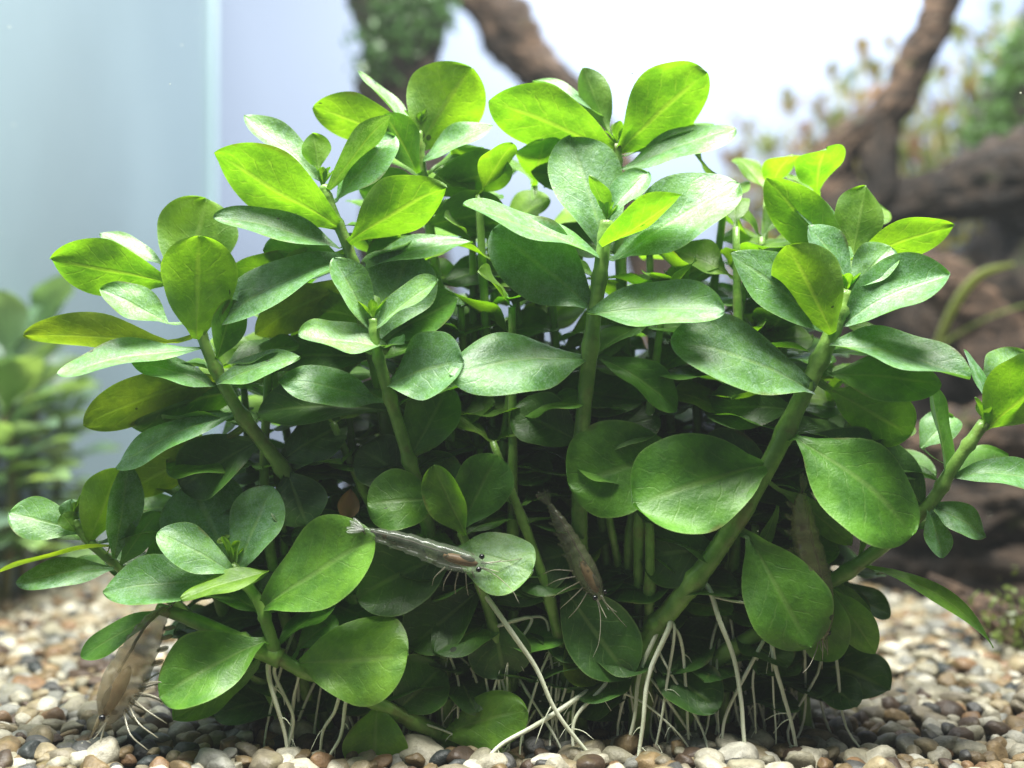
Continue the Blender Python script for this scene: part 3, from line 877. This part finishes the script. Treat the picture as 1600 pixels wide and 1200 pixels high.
# ---- K: low middle rosette
hero([(790, 1080, 40), (765, 960, 22), (735, 870, 4), (722, 832, 0), (712, 800, 0)], 14, 8, [
    ((690, 780, 0), (574, 785, -25), 108, (-0.15, 0.40, 0.9), 'm', 0.08, -0.05, 0.36),
    ((702, 805, 26), (662, 708, 42), 106, (-0.1, 0.3, 0.94), 'm', 0.06),
    ((727, 836, -30), (676, 728, -50), 72, (-0.45, 0.25, 0.86), 'b', 0.05, 0.2, 0.42),
    ((722, 822, 0), (778, 712, 8), 98, (0.05, 0.22, 0.97), 'm', 0.05, 0.06, 0.40),
    ((708, 858, -10), (832, 892, -60), 118, (0.10, 0.58, 0.82), 'p', 0.08, -0.05, 0.36),
    ((712, 860, 28), (556, 935, 12), 130, (-0.1, 0.36, 0.92), 'd', 0.06),
    ((750, 920, 26), (640, 1010, 16), 110, (-0.1, 0.36, 0.92), 'd', 0.06),
    ((770, 960, 30), (790, 1060, 20), 110, (0.0, 0.3, 0.95), 'd'),
    ((765, 940, 36), (860, 870, 50), 110, (0.0, 0.3, 0.95), 'd'),
], 'short stem plant in the shade with small round leaves under the tall ones', roots=[
    ([(752, 935, -4), (795, 985, -12), (832, 1035, -20), (868, 1105, -28), (935, 1192, -40)], 7),
    ([(830, 965, 30), (812, 1010, 24), (792, 1050, 20)], 4.5), ([(848, 965, 36), (856, 1020, 30), (862, 1060, 26)], 4), ([(870, 965, 36), (871, 1020, 30), (870, 1055, 26)], 4)])

# ---- stems that fill the clump behind
def filler(foot, top, d0, d1, nnodes, size, seed, label):
    r = random.Random(seed)
    a = P(foot[0], foot[1], d0); a.z = gravel_z(a.x, a.y) - 0.002
    b = P(top[0], top[1], d1)
    mid = a.lerp(b, 0.5) + Vector((r.uniform(-1, 1) * 0.004, r.uniform(-1, 1) * 0.003, 0))
    t = thing('stem_plant', (a.x, a.y, gravel_z(a.x, a.y)), label, 'plant', 'shaded stems inside the clump')
    path = stem_mesh(t, [a, mid, b], 11 * U, 6 * U, [i / nnodes for i in range(1, nnodes)])
    az = r.uniform(0, 6.28)
    n = len(path)
    nnodes += 2
    for k in range(nnodes):
        f = 0.2 + 0.8 * k / (nnodes - 1)
        p = path[min(n - 1, int(f * (n - 1)))]
        topness = max(0, (f - 0.55) / 0.45)
        for sgn in ((0, math.pi) if topness > 0.75 else (0, 2.1, 4.2)):
            ang = az + sgn + r.uniform(-0.3, 0.3)
            el = math.radians(-8 + 42 * topness ** 1.5 + r.uniform(-14, 14))
            L = size * 1.12 * U * r.uniform(0.8, 1.12) * (1 - 0.35 * topness ** 4)
            dirv = Vector((math.cos(ang) * math.cos(el), math.sin(ang) * math.cos(el), math.sin(el)))
            nv = Vector((-math.cos(ang) * math.sin(el), -math.sin(ang) * math.sin(el), math.cos(el)))
            nv += Vector((r.uniform(-.3, .3), r.uniform(-1.0, -.1), 0))
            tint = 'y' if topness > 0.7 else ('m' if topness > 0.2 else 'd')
            pb = p + dirv * L * 0.14
            q = p + dirv * L
            if q.z < 0.004 or q.y < (0.0015 if d1 > 48 else -0.002): continue
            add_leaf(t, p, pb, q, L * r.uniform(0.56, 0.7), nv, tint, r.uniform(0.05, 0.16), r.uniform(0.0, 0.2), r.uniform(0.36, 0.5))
        az += math.pi / 2 + r.uniform(-0.25, 0.25)

FILL = [((760, 1080), (760, 300), 260, 190, 7, 165), ((840, 1080), (835, 290), 240, 170, 7, 165), ((900, 1080), (800, 430), 170, 110, 6, 170),
        ((1090, 1080), (1130, 330), 220, 150, 7, 165), ((1140, 1080), (1200, 300), 240, 190, 7, 160), ((1180, 1080), (1275, 310), 210, 160, 7, 160),
        ((1060, 1080), (1080, 450), 160, 100, 6, 165), ((640, 1080), (610, 340), 230, 170, 7, 160), ((600, 1080), (450, 460), 180, 120, 6, 160),
        ((720, 1080), (720, 480), 150, 90, 6, 165), ((560, 1080), (540, 600), 140, 80, 5, 160), ((820, 1080), (800, 570), 130, 70, 5, 165),
        ((520, 1080), (380, 600), 170, 110, 5, 155), ((1020, 1080), (1020, 620), 130, 70, 5, 160), ((1200, 1050), (1370, 540), 170, 110, 5, 150),
        ((520, 1080), (440, 800), 120, 60, 4, 150), ((960, 1100), (950, 800), 110, 60, 4, 160), ((650, 1100), (640, 880), 100, 60, 4, 150),
        ((1100, 1090), (1180, 820), 120, 70, 4, 150), ((860, 1110), (860, 900), 100, 50, 4, 150), ((760, 1110), (740, 960), 90, 50, 3, 140),
        ((470, 1080), (330, 700), 160, 110, 4, 140), ((560, 1080), (470, 560), 210, 150, 5, 140), ((680, 1080), (660, 600), 190, 120, 5, 140),
        ((760, 1080), (750, 700), 150, 90, 4, 140), ((880, 1080), (860, 480), 210, 140, 6, 140), ((1000, 1080), (1030, 520), 190, 130, 5, 140),
        ((1120, 1080), (1140, 560), 200, 140, 5, 140), ((1080, 1080), (1090, 740), 150, 90, 4, 140), ((1220, 1060), (1290, 640), 190, 130, 5, 130),
        ((920, 1080), (910, 640), 160, 100, 4, 140), ((600, 1090), (570, 800), 140, 90, 4, 140), ((700, 1090), (690, 820), 130, 80, 4, 130),
        ((430, 1090), (330, 860), 130, 90, 3, 120), ((1000, 1100), (1060, 880), 130, 80, 3, 130), ((1180, 1080), (1230, 760), 180, 120, 4, 130),
        ((700, 1070), (690, 520), 260, 220, 6, 165), ((790, 1070), (790, 500), 260, 230, 6, 165), ((880, 1070), (890, 540), 260, 210, 6, 165),
        ((980, 1070), (990, 520), 260, 220, 6, 165), ((1080, 1070), (1090, 540), 260, 210, 6, 165), ((1160, 1060), (1190, 520), 250, 200, 6, 160),
        ((760, 1080), (738, 372), 170, 110, 7, 125), ((850, 1080), (862, 452), 150, 90, 6, 125), ((1000, 1080), (1015, 395), 180, 120, 7, 125),
        ((1060, 1080), (1068, 372), 170, 120, 7, 120), ((1130, 1080), (1165, 440), 160, 100, 6, 125), ((1200, 1070), (1240, 410), 190, 130, 7, 120),
        ((1150, 1080), (1190, 370), 200, 140, 7, 120), ((660, 1080), (640, 425), 160, 100, 6, 120), ((480, 1080), (410, 500), 190, 130, 6, 115),
        ((560, 1080), (700, 600), 150, 80, 5, 115), ((450, 1090), (300, 640), 150, 100, 5, 110),
        ((800, 1080), (748, 305), 120, 75, 7, 130), ((800, 1080), (800, 480), 90, 44, 6, 135), ((1010, 1080), (1035, 480), 90, 40, 6, 130),
        ((1120, 1080), (1150, 355), 130, 70, 7, 130), ((500, 1060), (425, 480), 110, 56, 6, 125), ((640, 1080), (520, 660), 80, 36, 5, 125),
        ((1260, 1040), (1345, 620), 110, 50, 5, 120), ((900, 1080), (770, 690), 70, 36, 4, 125), ((1000, 1080), (1010, 660), 70, 38, 4, 120),
        ((700, 1080), (690, 560), 90, 44, 5, 125), ((1130, 1060), (1150, 560), 100, 46, 5, 125)]
for i, (a, b, d0, d1, nn, sz) in enumerate(FILL):
    filler(a, b, d0, d1, nn, sz, 500 + i, 'tall stem plant at the back of the clump with yellow green tip' if i < 9 else 'mid green stem plant squeezed just behind the tall front stems' if i >= len(FILL) - 11 else ('dim leafy stem plant crowded inside the middle of the clump' if i < 15 or 20 < i < 31 or i > 35 else 'short dark stem plant hunched under the clump close to the gravel'))

rr0 = random.Random(77)
for o in [q for q in COL.objects if q.get('group') == 'shaded stems inside the clump']:
    if o.location.x < -0.03 or o.location.x > 0.045: continue
    for k in range(3):
        x0 = o.location.x + rr0.uniform(-0.004, 0.004); y0 = o.location.y - rr0.uniform(0.0, 0.003)
        st = Vector((o.location.x, o.location.y, rr0.uniform(0.010, 0.022)))
        e = Vector((x0 + rr0.uniform(-0.006, 0.006), y0 - rr0.uniform(0.002, 0.008), gravel_z(x0, y0) - 0.002))
        path = spline([st, st.lerp(e, 0.35) + Vector((rr0.uniform(-.002, .002), -0.002, 0.002)), st.lerp(e, 0.75) + Vector((rr0.uniform(-.002, .002), 0, 0)), e], 14)
        vs, fs = tube(path, [U * rr0.uniform(2.2, 3.4) * (1 - 0.03 * i) for i in range(14)], 6)
        link_mesh('root', vs, fs, M['root'], o)
# ------------------------------------------------------------------ shrimps
def sub(o, part):
    o.parent = part
    o.matrix_parent_inverse = Matrix.Translation(-part.parent.location) @ Matrix.Identity(4)
    o.matrix_parent_inverse = Matrix.Identity(4)
    return o
def shrimp(spine, R, up, label, tint, clear, spots, legs_side=1, antenna=90, gut=True, leg_len=1.0, eye=0.2):
    """spine: (px,py,d) from the brow to the tail; R: greatest radius in px; up: direction of the back (right, up, towards camera)"""
    pts = [P(*q) for q in spine]
    n = 52
    path = spline(pts, n)
    upv = Vector((up[0], -up[2], up[1])).normalized()
    mat = make_shrimp_material('shrimp_shell', tint, clear, spots)
    fanmat = make_shrimp_material('shrimp_tail_fan', [c * 0.8 for c in tint], 0.78, spots)
    belly = min(path, key=lambda p: p.z)
    t = thing('shrimp', belly, label, 'shrimp', 'small clear shrimps on the plants')
    def rad(f):
        base = np.interp(f, [0, 0.05, 0.14, 0.3, 0.42, 0.5, 0.65, 0.8, 0.92, 1.0], [0.30, 0.52, 0.82, 1.0, 0.98, 0.86, 0.74, 0.52, 0.34, 0.22])
        if f > 0.42:
            s = ((f - 0.42) / 0.096) % 1.0
            base *= 1 + 0.16 * (s - 0.5)
        return base * R * U
    S = 14
    vs, fs = [], []
    frames = []
    for i in range(n):
        f = i / (n - 1)
        tn = (path[min(i + 1, n - 1)] - path[max(i - 1, 0)]).normalized()
        nn = (upv - tn * upv.dot(tn)).normalized(); b = tn.cross(nn)
        frames.append((path[i], tn, nn, b, rad(f)))
        for k in range(S):
            a = 2 * math.pi * k / S
            up_r = math.cos(a) * 1.06; sd = math.sin(a) * 0.80
            if up_r < 0: up_r *= 0.9
            vs.append(path[i] + (nn * up_r + b * sd) * rad(f))
    for i in range(n - 1):
        for k in range(S):
            k2 = (k + 1) % S
            fs.append((i * S + k, i * S + k2, (i + 1) * S + k2, (i + 1) * S + k))
    fs.append(tuple(reversed(range(S)))); fs.append(tuple(range((n - 1) * S, n * S)))
    body = link_mesh('body', vs, fs, mat, t)
    p0, t0, n0, b0, r0 = frames[2]
    fwd = -t0
    Rr = R * U
    # rostrum
    a_ = p0 + n0 * r0 * 0.7
    vs, fs = tube([a_, a_ + fwd * Rr * 0.6 + n0 * Rr * 0.02, a_ + fwd * Rr * 1.25 + n0 * Rr * 0.05], [Rr * 0.13, Rr * 0.09, Rr * 0.01], 6)
    sub(link_mesh('rostrum', vs, fs, mat), body)
    # eyes on short stalks
    pe, te, ne, be, re_ = frames[3]
    for sg in (-1, 1):
        e = pe + be * sg * re_ * 0.95 + ne * re_ * 0.45 - te * Rr * 0.10
        vs, fs = ellipsoid(e, (be * Rr * eye, te * Rr * eye, ne * Rr * eye * 0.95))
        sub(link_mesh('eye', vs, fs, M['eye']), body)
    # organs showing through the shell
    if gut:
        c = frames[12]
        vs, fs = ellipsoid(c[0] + c[2] * c[4] * 0.15, (c[3] * c[4] * 0.4, c[1] * Rr * 1.3, c[2] * c[4] * 0.38))
        sub(link_mesh('digestive_gland', vs, fs, M['organ']), body)
        c = frames[9]
        vs, fs = ellipsoid(c[0] + c[2] * c[4] * 0.42 + c[3] * c[4] * 0.12, (c[3] * c[4] * 0.22, c[1] * Rr * 0.6, c[2] * c[4] * 0.3))
        sub(link_mesh('stomach', vs, fs, M['organ_dark']), body)
        gp = [frames[i][0] + frames[i][2] * frames[i][4] * 0.5 for i in range(18, 48, 3)]
        vs, fs = tube(gp, [Rr * 0.075] * len(gp), 6)
        sub(link_mesh('intestine', vs, fs, M['organ_dark']), body)
    # antennae, antennules
    rr = random.Random(len(label))
    for sg in (-1, 1):
        s0 = p0 + b0 * sg * r0 * 0.4
        for ln, spread, rise, th in ((antenna * U, 0.55, -0.15, 0.045), (antenna * U * 0.45, 0.22, 0.12, 0.06)):
            q = [s0, s0 + fwd * ln * 0.35 + b0 * sg * ln * spread * 0.2 + n0 * ln * rise * 0.2,
                 s0 + fwd * ln * 0.75 + b0 * sg * ln * spread * 0.6 + n0 * ln * rise, s0 + fwd * ln * 0.95 + b0 * sg * ln * spread + n0 * ln * rise * 1.8]
            path2 = spline(q, 12)
            vs, fs = tube(path2, [Rr * th * (1 - 0.75 * i / 11) for i in range(12)], 5)
            link_mesh('antenna', vs, fs, M['limb'], t)
    # walking legs
    for k in range(5):
        c = frames[6 + k * 3]
        for sg in (-1, 1):
            s0 = c[0] - c[2] * c[4] * 0.75 + c[3] * sg * c[4] * 0.35
            out = (c[3] * sg * 0.75 - c[2] * 0.6 + (-c[1]) * (0.55 - 0.28 * k)).normalized()
            l1 = Rr * 1.0 * leg_len
            knee = s0 + out * l1
            ft = knee + (-c[2] * 0.95 + c[3] * sg * 0.25 - c[1] * (0.3 - 0.1 * k)).normalized() * l1 * 0.9
            vs, fs = tube(spline([s0, knee, ft], 9), [Rr * (0.055 - 0.004 * i) for i in range(9)], 5)
            link_mesh('leg', vs, fs, M['limb'], t)
    # swimmerets
    for k in range(4):
        c = frames[25 + k * 5]
        for sg in (-1, 1):
            s0 = c[0] - c[2] * c[4] * 0.8 + c[3] * sg * c[4] * 0.3
            e = s0 - c[2] * Rr * 0.42 + c[1] * Rr * 0.28
            vs, fs = ellipsoid(s0.lerp(e, 0.5), (c[3] * Rr * 0.05, c[1] * Rr * 0.13, (e - s0) * 0.55), 8, 6)
            link_mesh('swimmeret', vs, fs, mat, t)
    # tail fan
    c = frames[-1]
    for ang in (-0.55, -0.27, 0.0, 0.27, 0.55):
        dv = (c[1] * math.cos(ang) + c[3] * math.sin(ang)).normalized()
        sv = c[2].cross(dv).normalized()
        l = Rr * (1.15 if abs(ang) > 0.1 else 0.95)
        vs, fs = ellipsoid(c[0] + dv * l * 0.5, (sv * l * 0.2, c[2] * Rr * 0.05, dv * l * 0.58), 8, 7)
        link_mesh('tail_blade', vs, fs, fanmat, t)
    return t

shrimp([(758, 884, -66), (725, 878, -62), (690, 868, -58), (640, 850, -52), (590, 836, -48), (568, 828, -46)], 22, (0.18, 0.62, 0.78),
       'clear grey shrimp lying across a bright leaf, tan organs showing', (0.15, 0.18, 0.13), 0.68, 520, antenna=70)
shrimp([(938, 938, -20), (918, 900, -14), (898, 862, -8), (876, 820, -2), (858, 788, 4)], 22, (0.55, 0.35, 0.76),
       'shaded clear shrimp head down on dark leaves between two stems', (0.16, 0.17, 0.10), 0.66, 600, antenna=80, leg_len=1.3)
shrimp([(1282, 1000, -22), (1278, 950, -14), (1268, 890, -10), (1256, 830, -8), (1252, 790, -6), (1254, 770, -4)], 27, (0.75, 0.1, 0.55),
       'speckled olive shrimp hanging upright beside the thick slanting stem', (0.22, 0.22, 0.10), 0.58, 430, antenna=60)
shrimp([(166, 1128, -40), (184, 1088, -36), (205, 1048, -30), (226, 1005, -22), (244, 972, -14), (262, 952, -8)], 33, (-0.85, 0.35, 0.2),
       'spotted sandy shrimp with head on the gravel under the creeping stem', (0.27, 0.22, 0.12), 0.45, 420, antenna=80, leg_len=1.2, eye=0.16)

# ------------------------------------------------------------------ driftwood
def wood_tube(parent, pts, radii, mat, rough=0.28, freq=45.0, sides=40, n=None, name='branch'):
    n = n or len(pts) * 14
    path = spline(pts, n)
    rr = spline([(r, 0, 0) for r in radii], n)
    vs, fs = tube(path, [max(q[0], 0.0005) for q in rr], sides, True, rough, freq, None, 0.38)
    return link_mesh(name, vs, fs, mat, parent)

def PZ(px, py, dist):
    return P(px, py, (dist - DIST) / U)

def moss(parent, centers, count, spread, seed, tint, size=0.0022):
    r = random.Random(seed)
    vs, fs = [], []
    for i in range(count):
        c = Vector(r.choice(centers)) + Vector((r.gauss(0, 1), r.gauss(0, 0.8), r.gauss(0, 1))) * spread
        d = Vector((r.gauss(0, 1), r.gauss(0, 1), r.gauss(0.5, 0.8))).normalized()
        s = d.cross(Vector((r.gauss(0, 1), r.gauss(0, 1), r.gauss(0, 1)))).normalized()
        l = size * r.uniform(0.7, 1.6); w = l * 0.3
        k = len(vs)
        vs += [c - s * w * 0.3, c + d * l * 0.5 - s * w, c + d * l, c + d * l * 0.5 + s * w, c + s * w * 0.3]
        fs.append((k, k + 1, k + 2, k + 3, k + 4))
    o = link_mesh('moss', vs, fs, M['moss'], parent)
    o.color = (*tint, 1)
    o['kind'] = 'stuff'

# big wood on the right
w = thing('driftwood', (0.16, 0.14, 0), 'massive dark driftwood log with forked branches at the right', 'driftwood')
wood_tube(w, [PZ(1720, 230, 0.30), PZ(1600, 275, 0.31), PZ(1480, 305, 0.32), PZ(1380, 330, 0.33), PZ(1320, 350, 0.335)], [0.012, 0.0108, 0.0088, 0.0075, 0.006], M['wood'], name='log')
wood_tube(w, [PZ(1310, 345, 0.33), PZ(1375, 300, 0.325), PZ(1372, 240, 0.325), PZ(1380, 190, 0.325), PZ(1372, 185, 0.325)], [0.008, 0.006, 0.0048, 0.004, 0.003], M['wood'], name='upright_stub')
wood_tube(w, [PZ(1285, 285, 0.335), PZ(1320, 225, 0.33), PZ(1380, 180, 0.325), PZ(1430, 100, 0.32), PZ(1462, 30, 0.315), PZ(1490, -60, 0.31)], [0.0068, 0.0055, 0.005, 0.0047, 0.0042, 0.004], M['wood_tan'], name='branch')
wood_tube(w, [PZ(1720, 40, 0.36), PZ(1630, 110, 0.36), PZ(1580, 190, 0.355), PZ(1540, 270, 0.35)], [0.018, 0.014, 0.011, 0.009], M['wood'], name='branch')
wood_tube(w, [PZ(1285, 360, 0.335), PZ(1300, 300, 0.335), PZ(1330, 270, 0.335)], [0.008, 0.008, 0.005], M['wood_tan'], name='branch')
wood_tube(w, [PZ(1760, 470, 0.32), PZ(1620, 520, 0.33), PZ(1500, 560, 0.34), PZ(1430, 620, 0.345)], [0.035, 0.03, 0.022, 0.014], M['wood'], rough=0.35, name='root_mass')
wood_tube(w, [PZ(1500, 430, 0.345), PZ(1450, 600, 0.35), PZ(1420, 800, 0.35), PZ(1410, 960, 0.345)], [0.02, 0.022, 0.024, 0.02], M['wood'], rough=0.35, name='root_mass')
wood_tube(w, [PZ(1340, 460, 0.36), PZ(1300, 700, 0.36), PZ(1290, 900, 0.355)], [0.014, 0.016, 0.018], M['wood'], rough=0.35, name='root_mass')
for (pts, rad, mt) in [
    ([PZ(1420, 700, 0.275), PZ(1500, 690, 0.27), PZ(1600, 690, 0.265), PZ(1720, 680, 0.26)], [0.004, 0.007, 0.009, 0.010], 'wood_tan'),
    ([PZ(1380, 790, 0.28), PZ(1480, 800, 0.272), PZ(1600, 790, 0.265), PZ(1740, 780, 0.26)], [0.005, 0.0085, 0.010, 0.011], 'wood'),
    ([PZ(1340, 860, 0.285), PZ(1450, 880, 0.28), PZ(1600, 880, 0.27), PZ(1740, 880, 0.265)], [0.006, 0.010, 0.012, 0.013], 'wood'),
    ([PZ(1560, 560, 0.30), PZ(1500, 470, 0.30), PZ(1440, 420, 0.305), PZ(1400, 400, 0.31)], [0.010, 0.008, 0.006, 0.004], 'wood_tan'),
    ([PZ(1450, 900, 0.222), PZ(1500, 930, 0.220), PZ(1560, 972, 0.217), PZ(1640, 1012, 0.214)], [0.0008, 0.0022, 0.0038, 0.0048], 'wood_tan')]:
    wood_tube(w, pts, rad, M[mt], rough=0.4, name='root_arm')
moss(w, [PZ(1575, 130, 0.345), PZ(1560, 190, 0.345), PZ(1590, 80, 0.35), PZ(1545, 230, 0.34)], 900, 0.004, 3, (0.07, 0.16, 0.03))
moss(w, [PZ(1590, 960, 0.212), PZ(1600, 985, 0.21)], 200, 0.003, 4, (0.10, 0.14, 0.03), 0.0014)

# wood standing in the middle background
w2 = thing('driftwood', (-0.06, 0.19, 0), 'mossy dark driftwood stump standing behind the clump', 'driftwood')
wood_tube(w2, [PZ(650, 1000, 0.36), PZ(640, 600, 0.36), PZ(630, 300, 0.355), PZ(632, 190, 0.355), PZ(626, 90, 0.35), PZ(612, -20, 0.35), PZ(600, -120, 0.345)], [0.018, 0.015, 0.013, 0.0115, 0.012, 0.0145, 0.015], M['wood'], rough=0.30, name='trunk')
moss(w2, [PZ(600, 20, 0.338), PZ(640, 10, 0.338), PZ(670, 30, 0.34), PZ(590, 60, 0.34), PZ(640, 55, 0.338), PZ(680, 0, 0.342), PZ(590, 100, 0.342)], 1500, 0.0034, 9, (0.05, 0.12, 0.03))
w3 = thing('driftwood', (0.0, 0.2, 0), 'bare brown driftwood branch slanting down behind the wing leaves', 'driftwood')
wood_tube(w3, [PZ(700, -80, 0.37), PZ(765, 10, 0.37), PZ(815, 75, 0.372), PZ(870, 140, 0.375), PZ(950, 260, 0.385), PZ(1040, 480, 0.395), PZ(1100, 860, 0.40)], [0.0085, 0.0078, 0.0072, 0.0066, 0.007, 0.008, 0.010], M['wood_tan'], rough=0.25, name='branch')

# ------------------------------------------------------------------ distant plants
def distant_plant(px, top, dist, seed, tints, nodes, leaf_mm, label, group, lean=0.0, width=0.5, name='stem_plant', xmin=None):
    r = random.Random(seed)
    b = PZ(px, top, dist)
    a = Vector((b.x - lean, b.y + r.uniform(-0.004, 0.004), 0)); a.z = gravel_z(a.x, a.y) - 0.002
    t = thing(name, (a.x, a.y, gravel_z(a.x, a.y)), label, 'plant', group)
    path = stem_mesh(t, [a, a.lerp(b, 0.5) + Vector((r.uniform(-.004, .004), 0, 0)), b], 0.0014, 0.0008, (), mat=M['backstem'], sides=7)
    az = r.uniform(0, 6)
    for k in range(nodes):
        f = 0.25 + 0.75 * k / (nodes - 1)
        p = path[min(len(path) - 1, int(f * (len(path) - 1)))]
        topness = max(0, (f - 0.6) / 0.4)
        for sg in (0, 2.1, 4.2):
            ang = az + sg + r.uniform(-0.3, 0.3)
            el = math.radians(8 + 45 * topness + r.uniform(-15, 15))
            L = leaf_mm * 0.001 * r.uniform(0.75, 1.15)
            dv = Vector((math.cos(ang) * math.cos(el), math.sin(ang) * math.cos(el), math.sin(el)))
            nv = Vector((-math.cos(ang) * math.sin(el), -math.sin(ang) * math.sin(el), math.cos(el)))
            q = p + dv * L
            if q.y > BACK - 0.003 or (xmin is not None and q.x < xmin) or q.z < 0.003: continue
            add_leaf(t, p, p + dv * L * 0.1, q, L * width, nv, r.choice(tints), 0.1, 0.15, 0.5, mat=M['backleaf'])
        az += 1.1
PINK = [(0.17, 0.095, 0.07), (0.15, 0.11, 0.065), (0.14, 0.125, 0.07)]
GREEN = [(0.12, 0.16, 0.075), (0.14, 0.17, 0.07), (0.17, 0.17, 0.055)]
bp = [(1165, 215, .42, PINK), (1235, 185, .43, PINK), (1290, 205, .44, GREEN), (1345, 95, .43, PINK), (1300, 130, .44, PINK), (1395, 85, .44, PINK),
      (1200, 250, .44, GREEN), (1440, 150, .42, GREEN), (1500, 80, .43, GREEN), (1510, 190, .40, GREEN), (1555, 30, .42, GREEN), (1590, 60, .44, PINK),
      (1460, 210, .41, GREEN), (1400, 200, .43, GREEN)]
bp += [(px + dx, py + dy, ds + 0.004, PINK if (i + k) % 2 else GREEN) for i, (px, py, ds, tn) in enumerate(bp) for k, (dx, dy) in enumerate(((22, 34), (-26, 52)))]
for i, (px, py, ds, tn) in enumerate(bp):
    distant_plant(px, py, ds, 900 + i, tn, 13, 11, 'blurred pinkish stem plant far back against the white panel' if tn is PINK else 'blurred yellow green stem plant far back beyond the big log',
                  'pinkish plants along the back panel' if tn is PINK else 'yellow green plants along the back panel', width=0.46)
LG = [(0.16, 0.28, 0.15), (0.24, 0.38, 0.15), (0.15, 0.24, 0.17)]
for i, (px, py, ds) in enumerate([(12, 560, .265), (66, 525, .288), (50, 580, .278), (98, 640, .300), (5, 650, .262)]):
    distant_plant(px, py, ds, 950 + i, LG, 9, 16, 'blurred bushy green plant by the left side glass', 'green plants by the side glass', width=0.6, xmin=XL + 0.002)

# thin strap leaves growing at the foot of the log
def strap(points, wd, tint, label):
    pts = [PZ(*q) for q in points]
    n = 26
    path = spline(pts, n)
    g = gravel_z(path[0].x, path[0].y)
    path = [Vector((path[0].x, path[0].y + 0.001, max(0.0, g) - 0.002))] + path if path[0].z > g + 0.02 and False else path
    vs, fs = tube(path, [wd * math.sin(math.pi * (0.12 + 0.86 * i / (len(path) - 1))) ** 0.6 for i in range(len(path))], 8, True, 0, 1, (0.28, 1.0))
    o = link_mesh('strap_leaf', vs, fs, M['backleaf'])
    o.color = (*tint, 1)
    tag(o, label, 'leaf', 'strap leaves on the wood')
strap([(1455, 560, .285), (1490, 480, .28), (1530, 430, .277), (1585, 412, .275)], 0.0020, (0.30, 0.36, 0.15), 'pale arching strap leaf growing from the dark wood')
strap([(1440, 560, .29), (1500, 520, .285), (1560, 490, .28), (1625, 470, .275)], 0.0014, (0.22, 0.28, 0.08), 'narrow straight strap leaf growing from the dark wood')

# ------------------------------------------------------------------ small litter
dl = add_leaf(None, P(540, 830, 10), P(540, 812, 10), P(548, 764, 6), 34 * U, Vector((0.3, -0.9, 0.3)), (0.20, 0.11, 0.04), 0.2, 0.4, 0.7, name='dead_leaf', mat=M['dead'])
tag(dl, 'small withered brown leaf caught among the stems', 'dead leaf')

# specks drifting in the water
rs = random.Random(5)
vs, fs = [], []
for k in range(60):
    c = PZ(rs.uniform(0, 1600), rs.uniform(0, 900), rs.uniform(0.15, 0.42))
    if c.z < 0.01 or c.x < XL + 0.004 or c.y > BACK - 0.004: continue
    r = rs.uniform(0.00006, 0.00016)
    v, f = ellipsoid(c, (Vector((r, 0, 0)), Vector((0, r, 0)), Vector((0, 0, r * 0.7))), 6, 4)
    n0 = len(vs); vs += v; fs += [tuple(i + n0 for i in q) for q in f]
tag(link_mesh('drifting_specks', vs, fs, M['root']), kind='stuff')

# ------------------------------------------------------------------ the slightly milky water
hz = NT('milky_water')
pv = hz.n('ShaderNodeVolumePrincipled')
pv.inputs['Color'].default_value = (0.86, 0.93, 0.97, 1)
pv.inputs['Density'].default_value = 0.07
pv.inputs['Anisotropy'].default_value = 0.2
hz.l(pv.outputs[0], hz.out.inputs['Volume'])
tag(link_mesh('haze', *box(-0.30, 0.50, -0.25, 0.36, -0.05, 0.262), hz.m, None, False), kind='stuff')
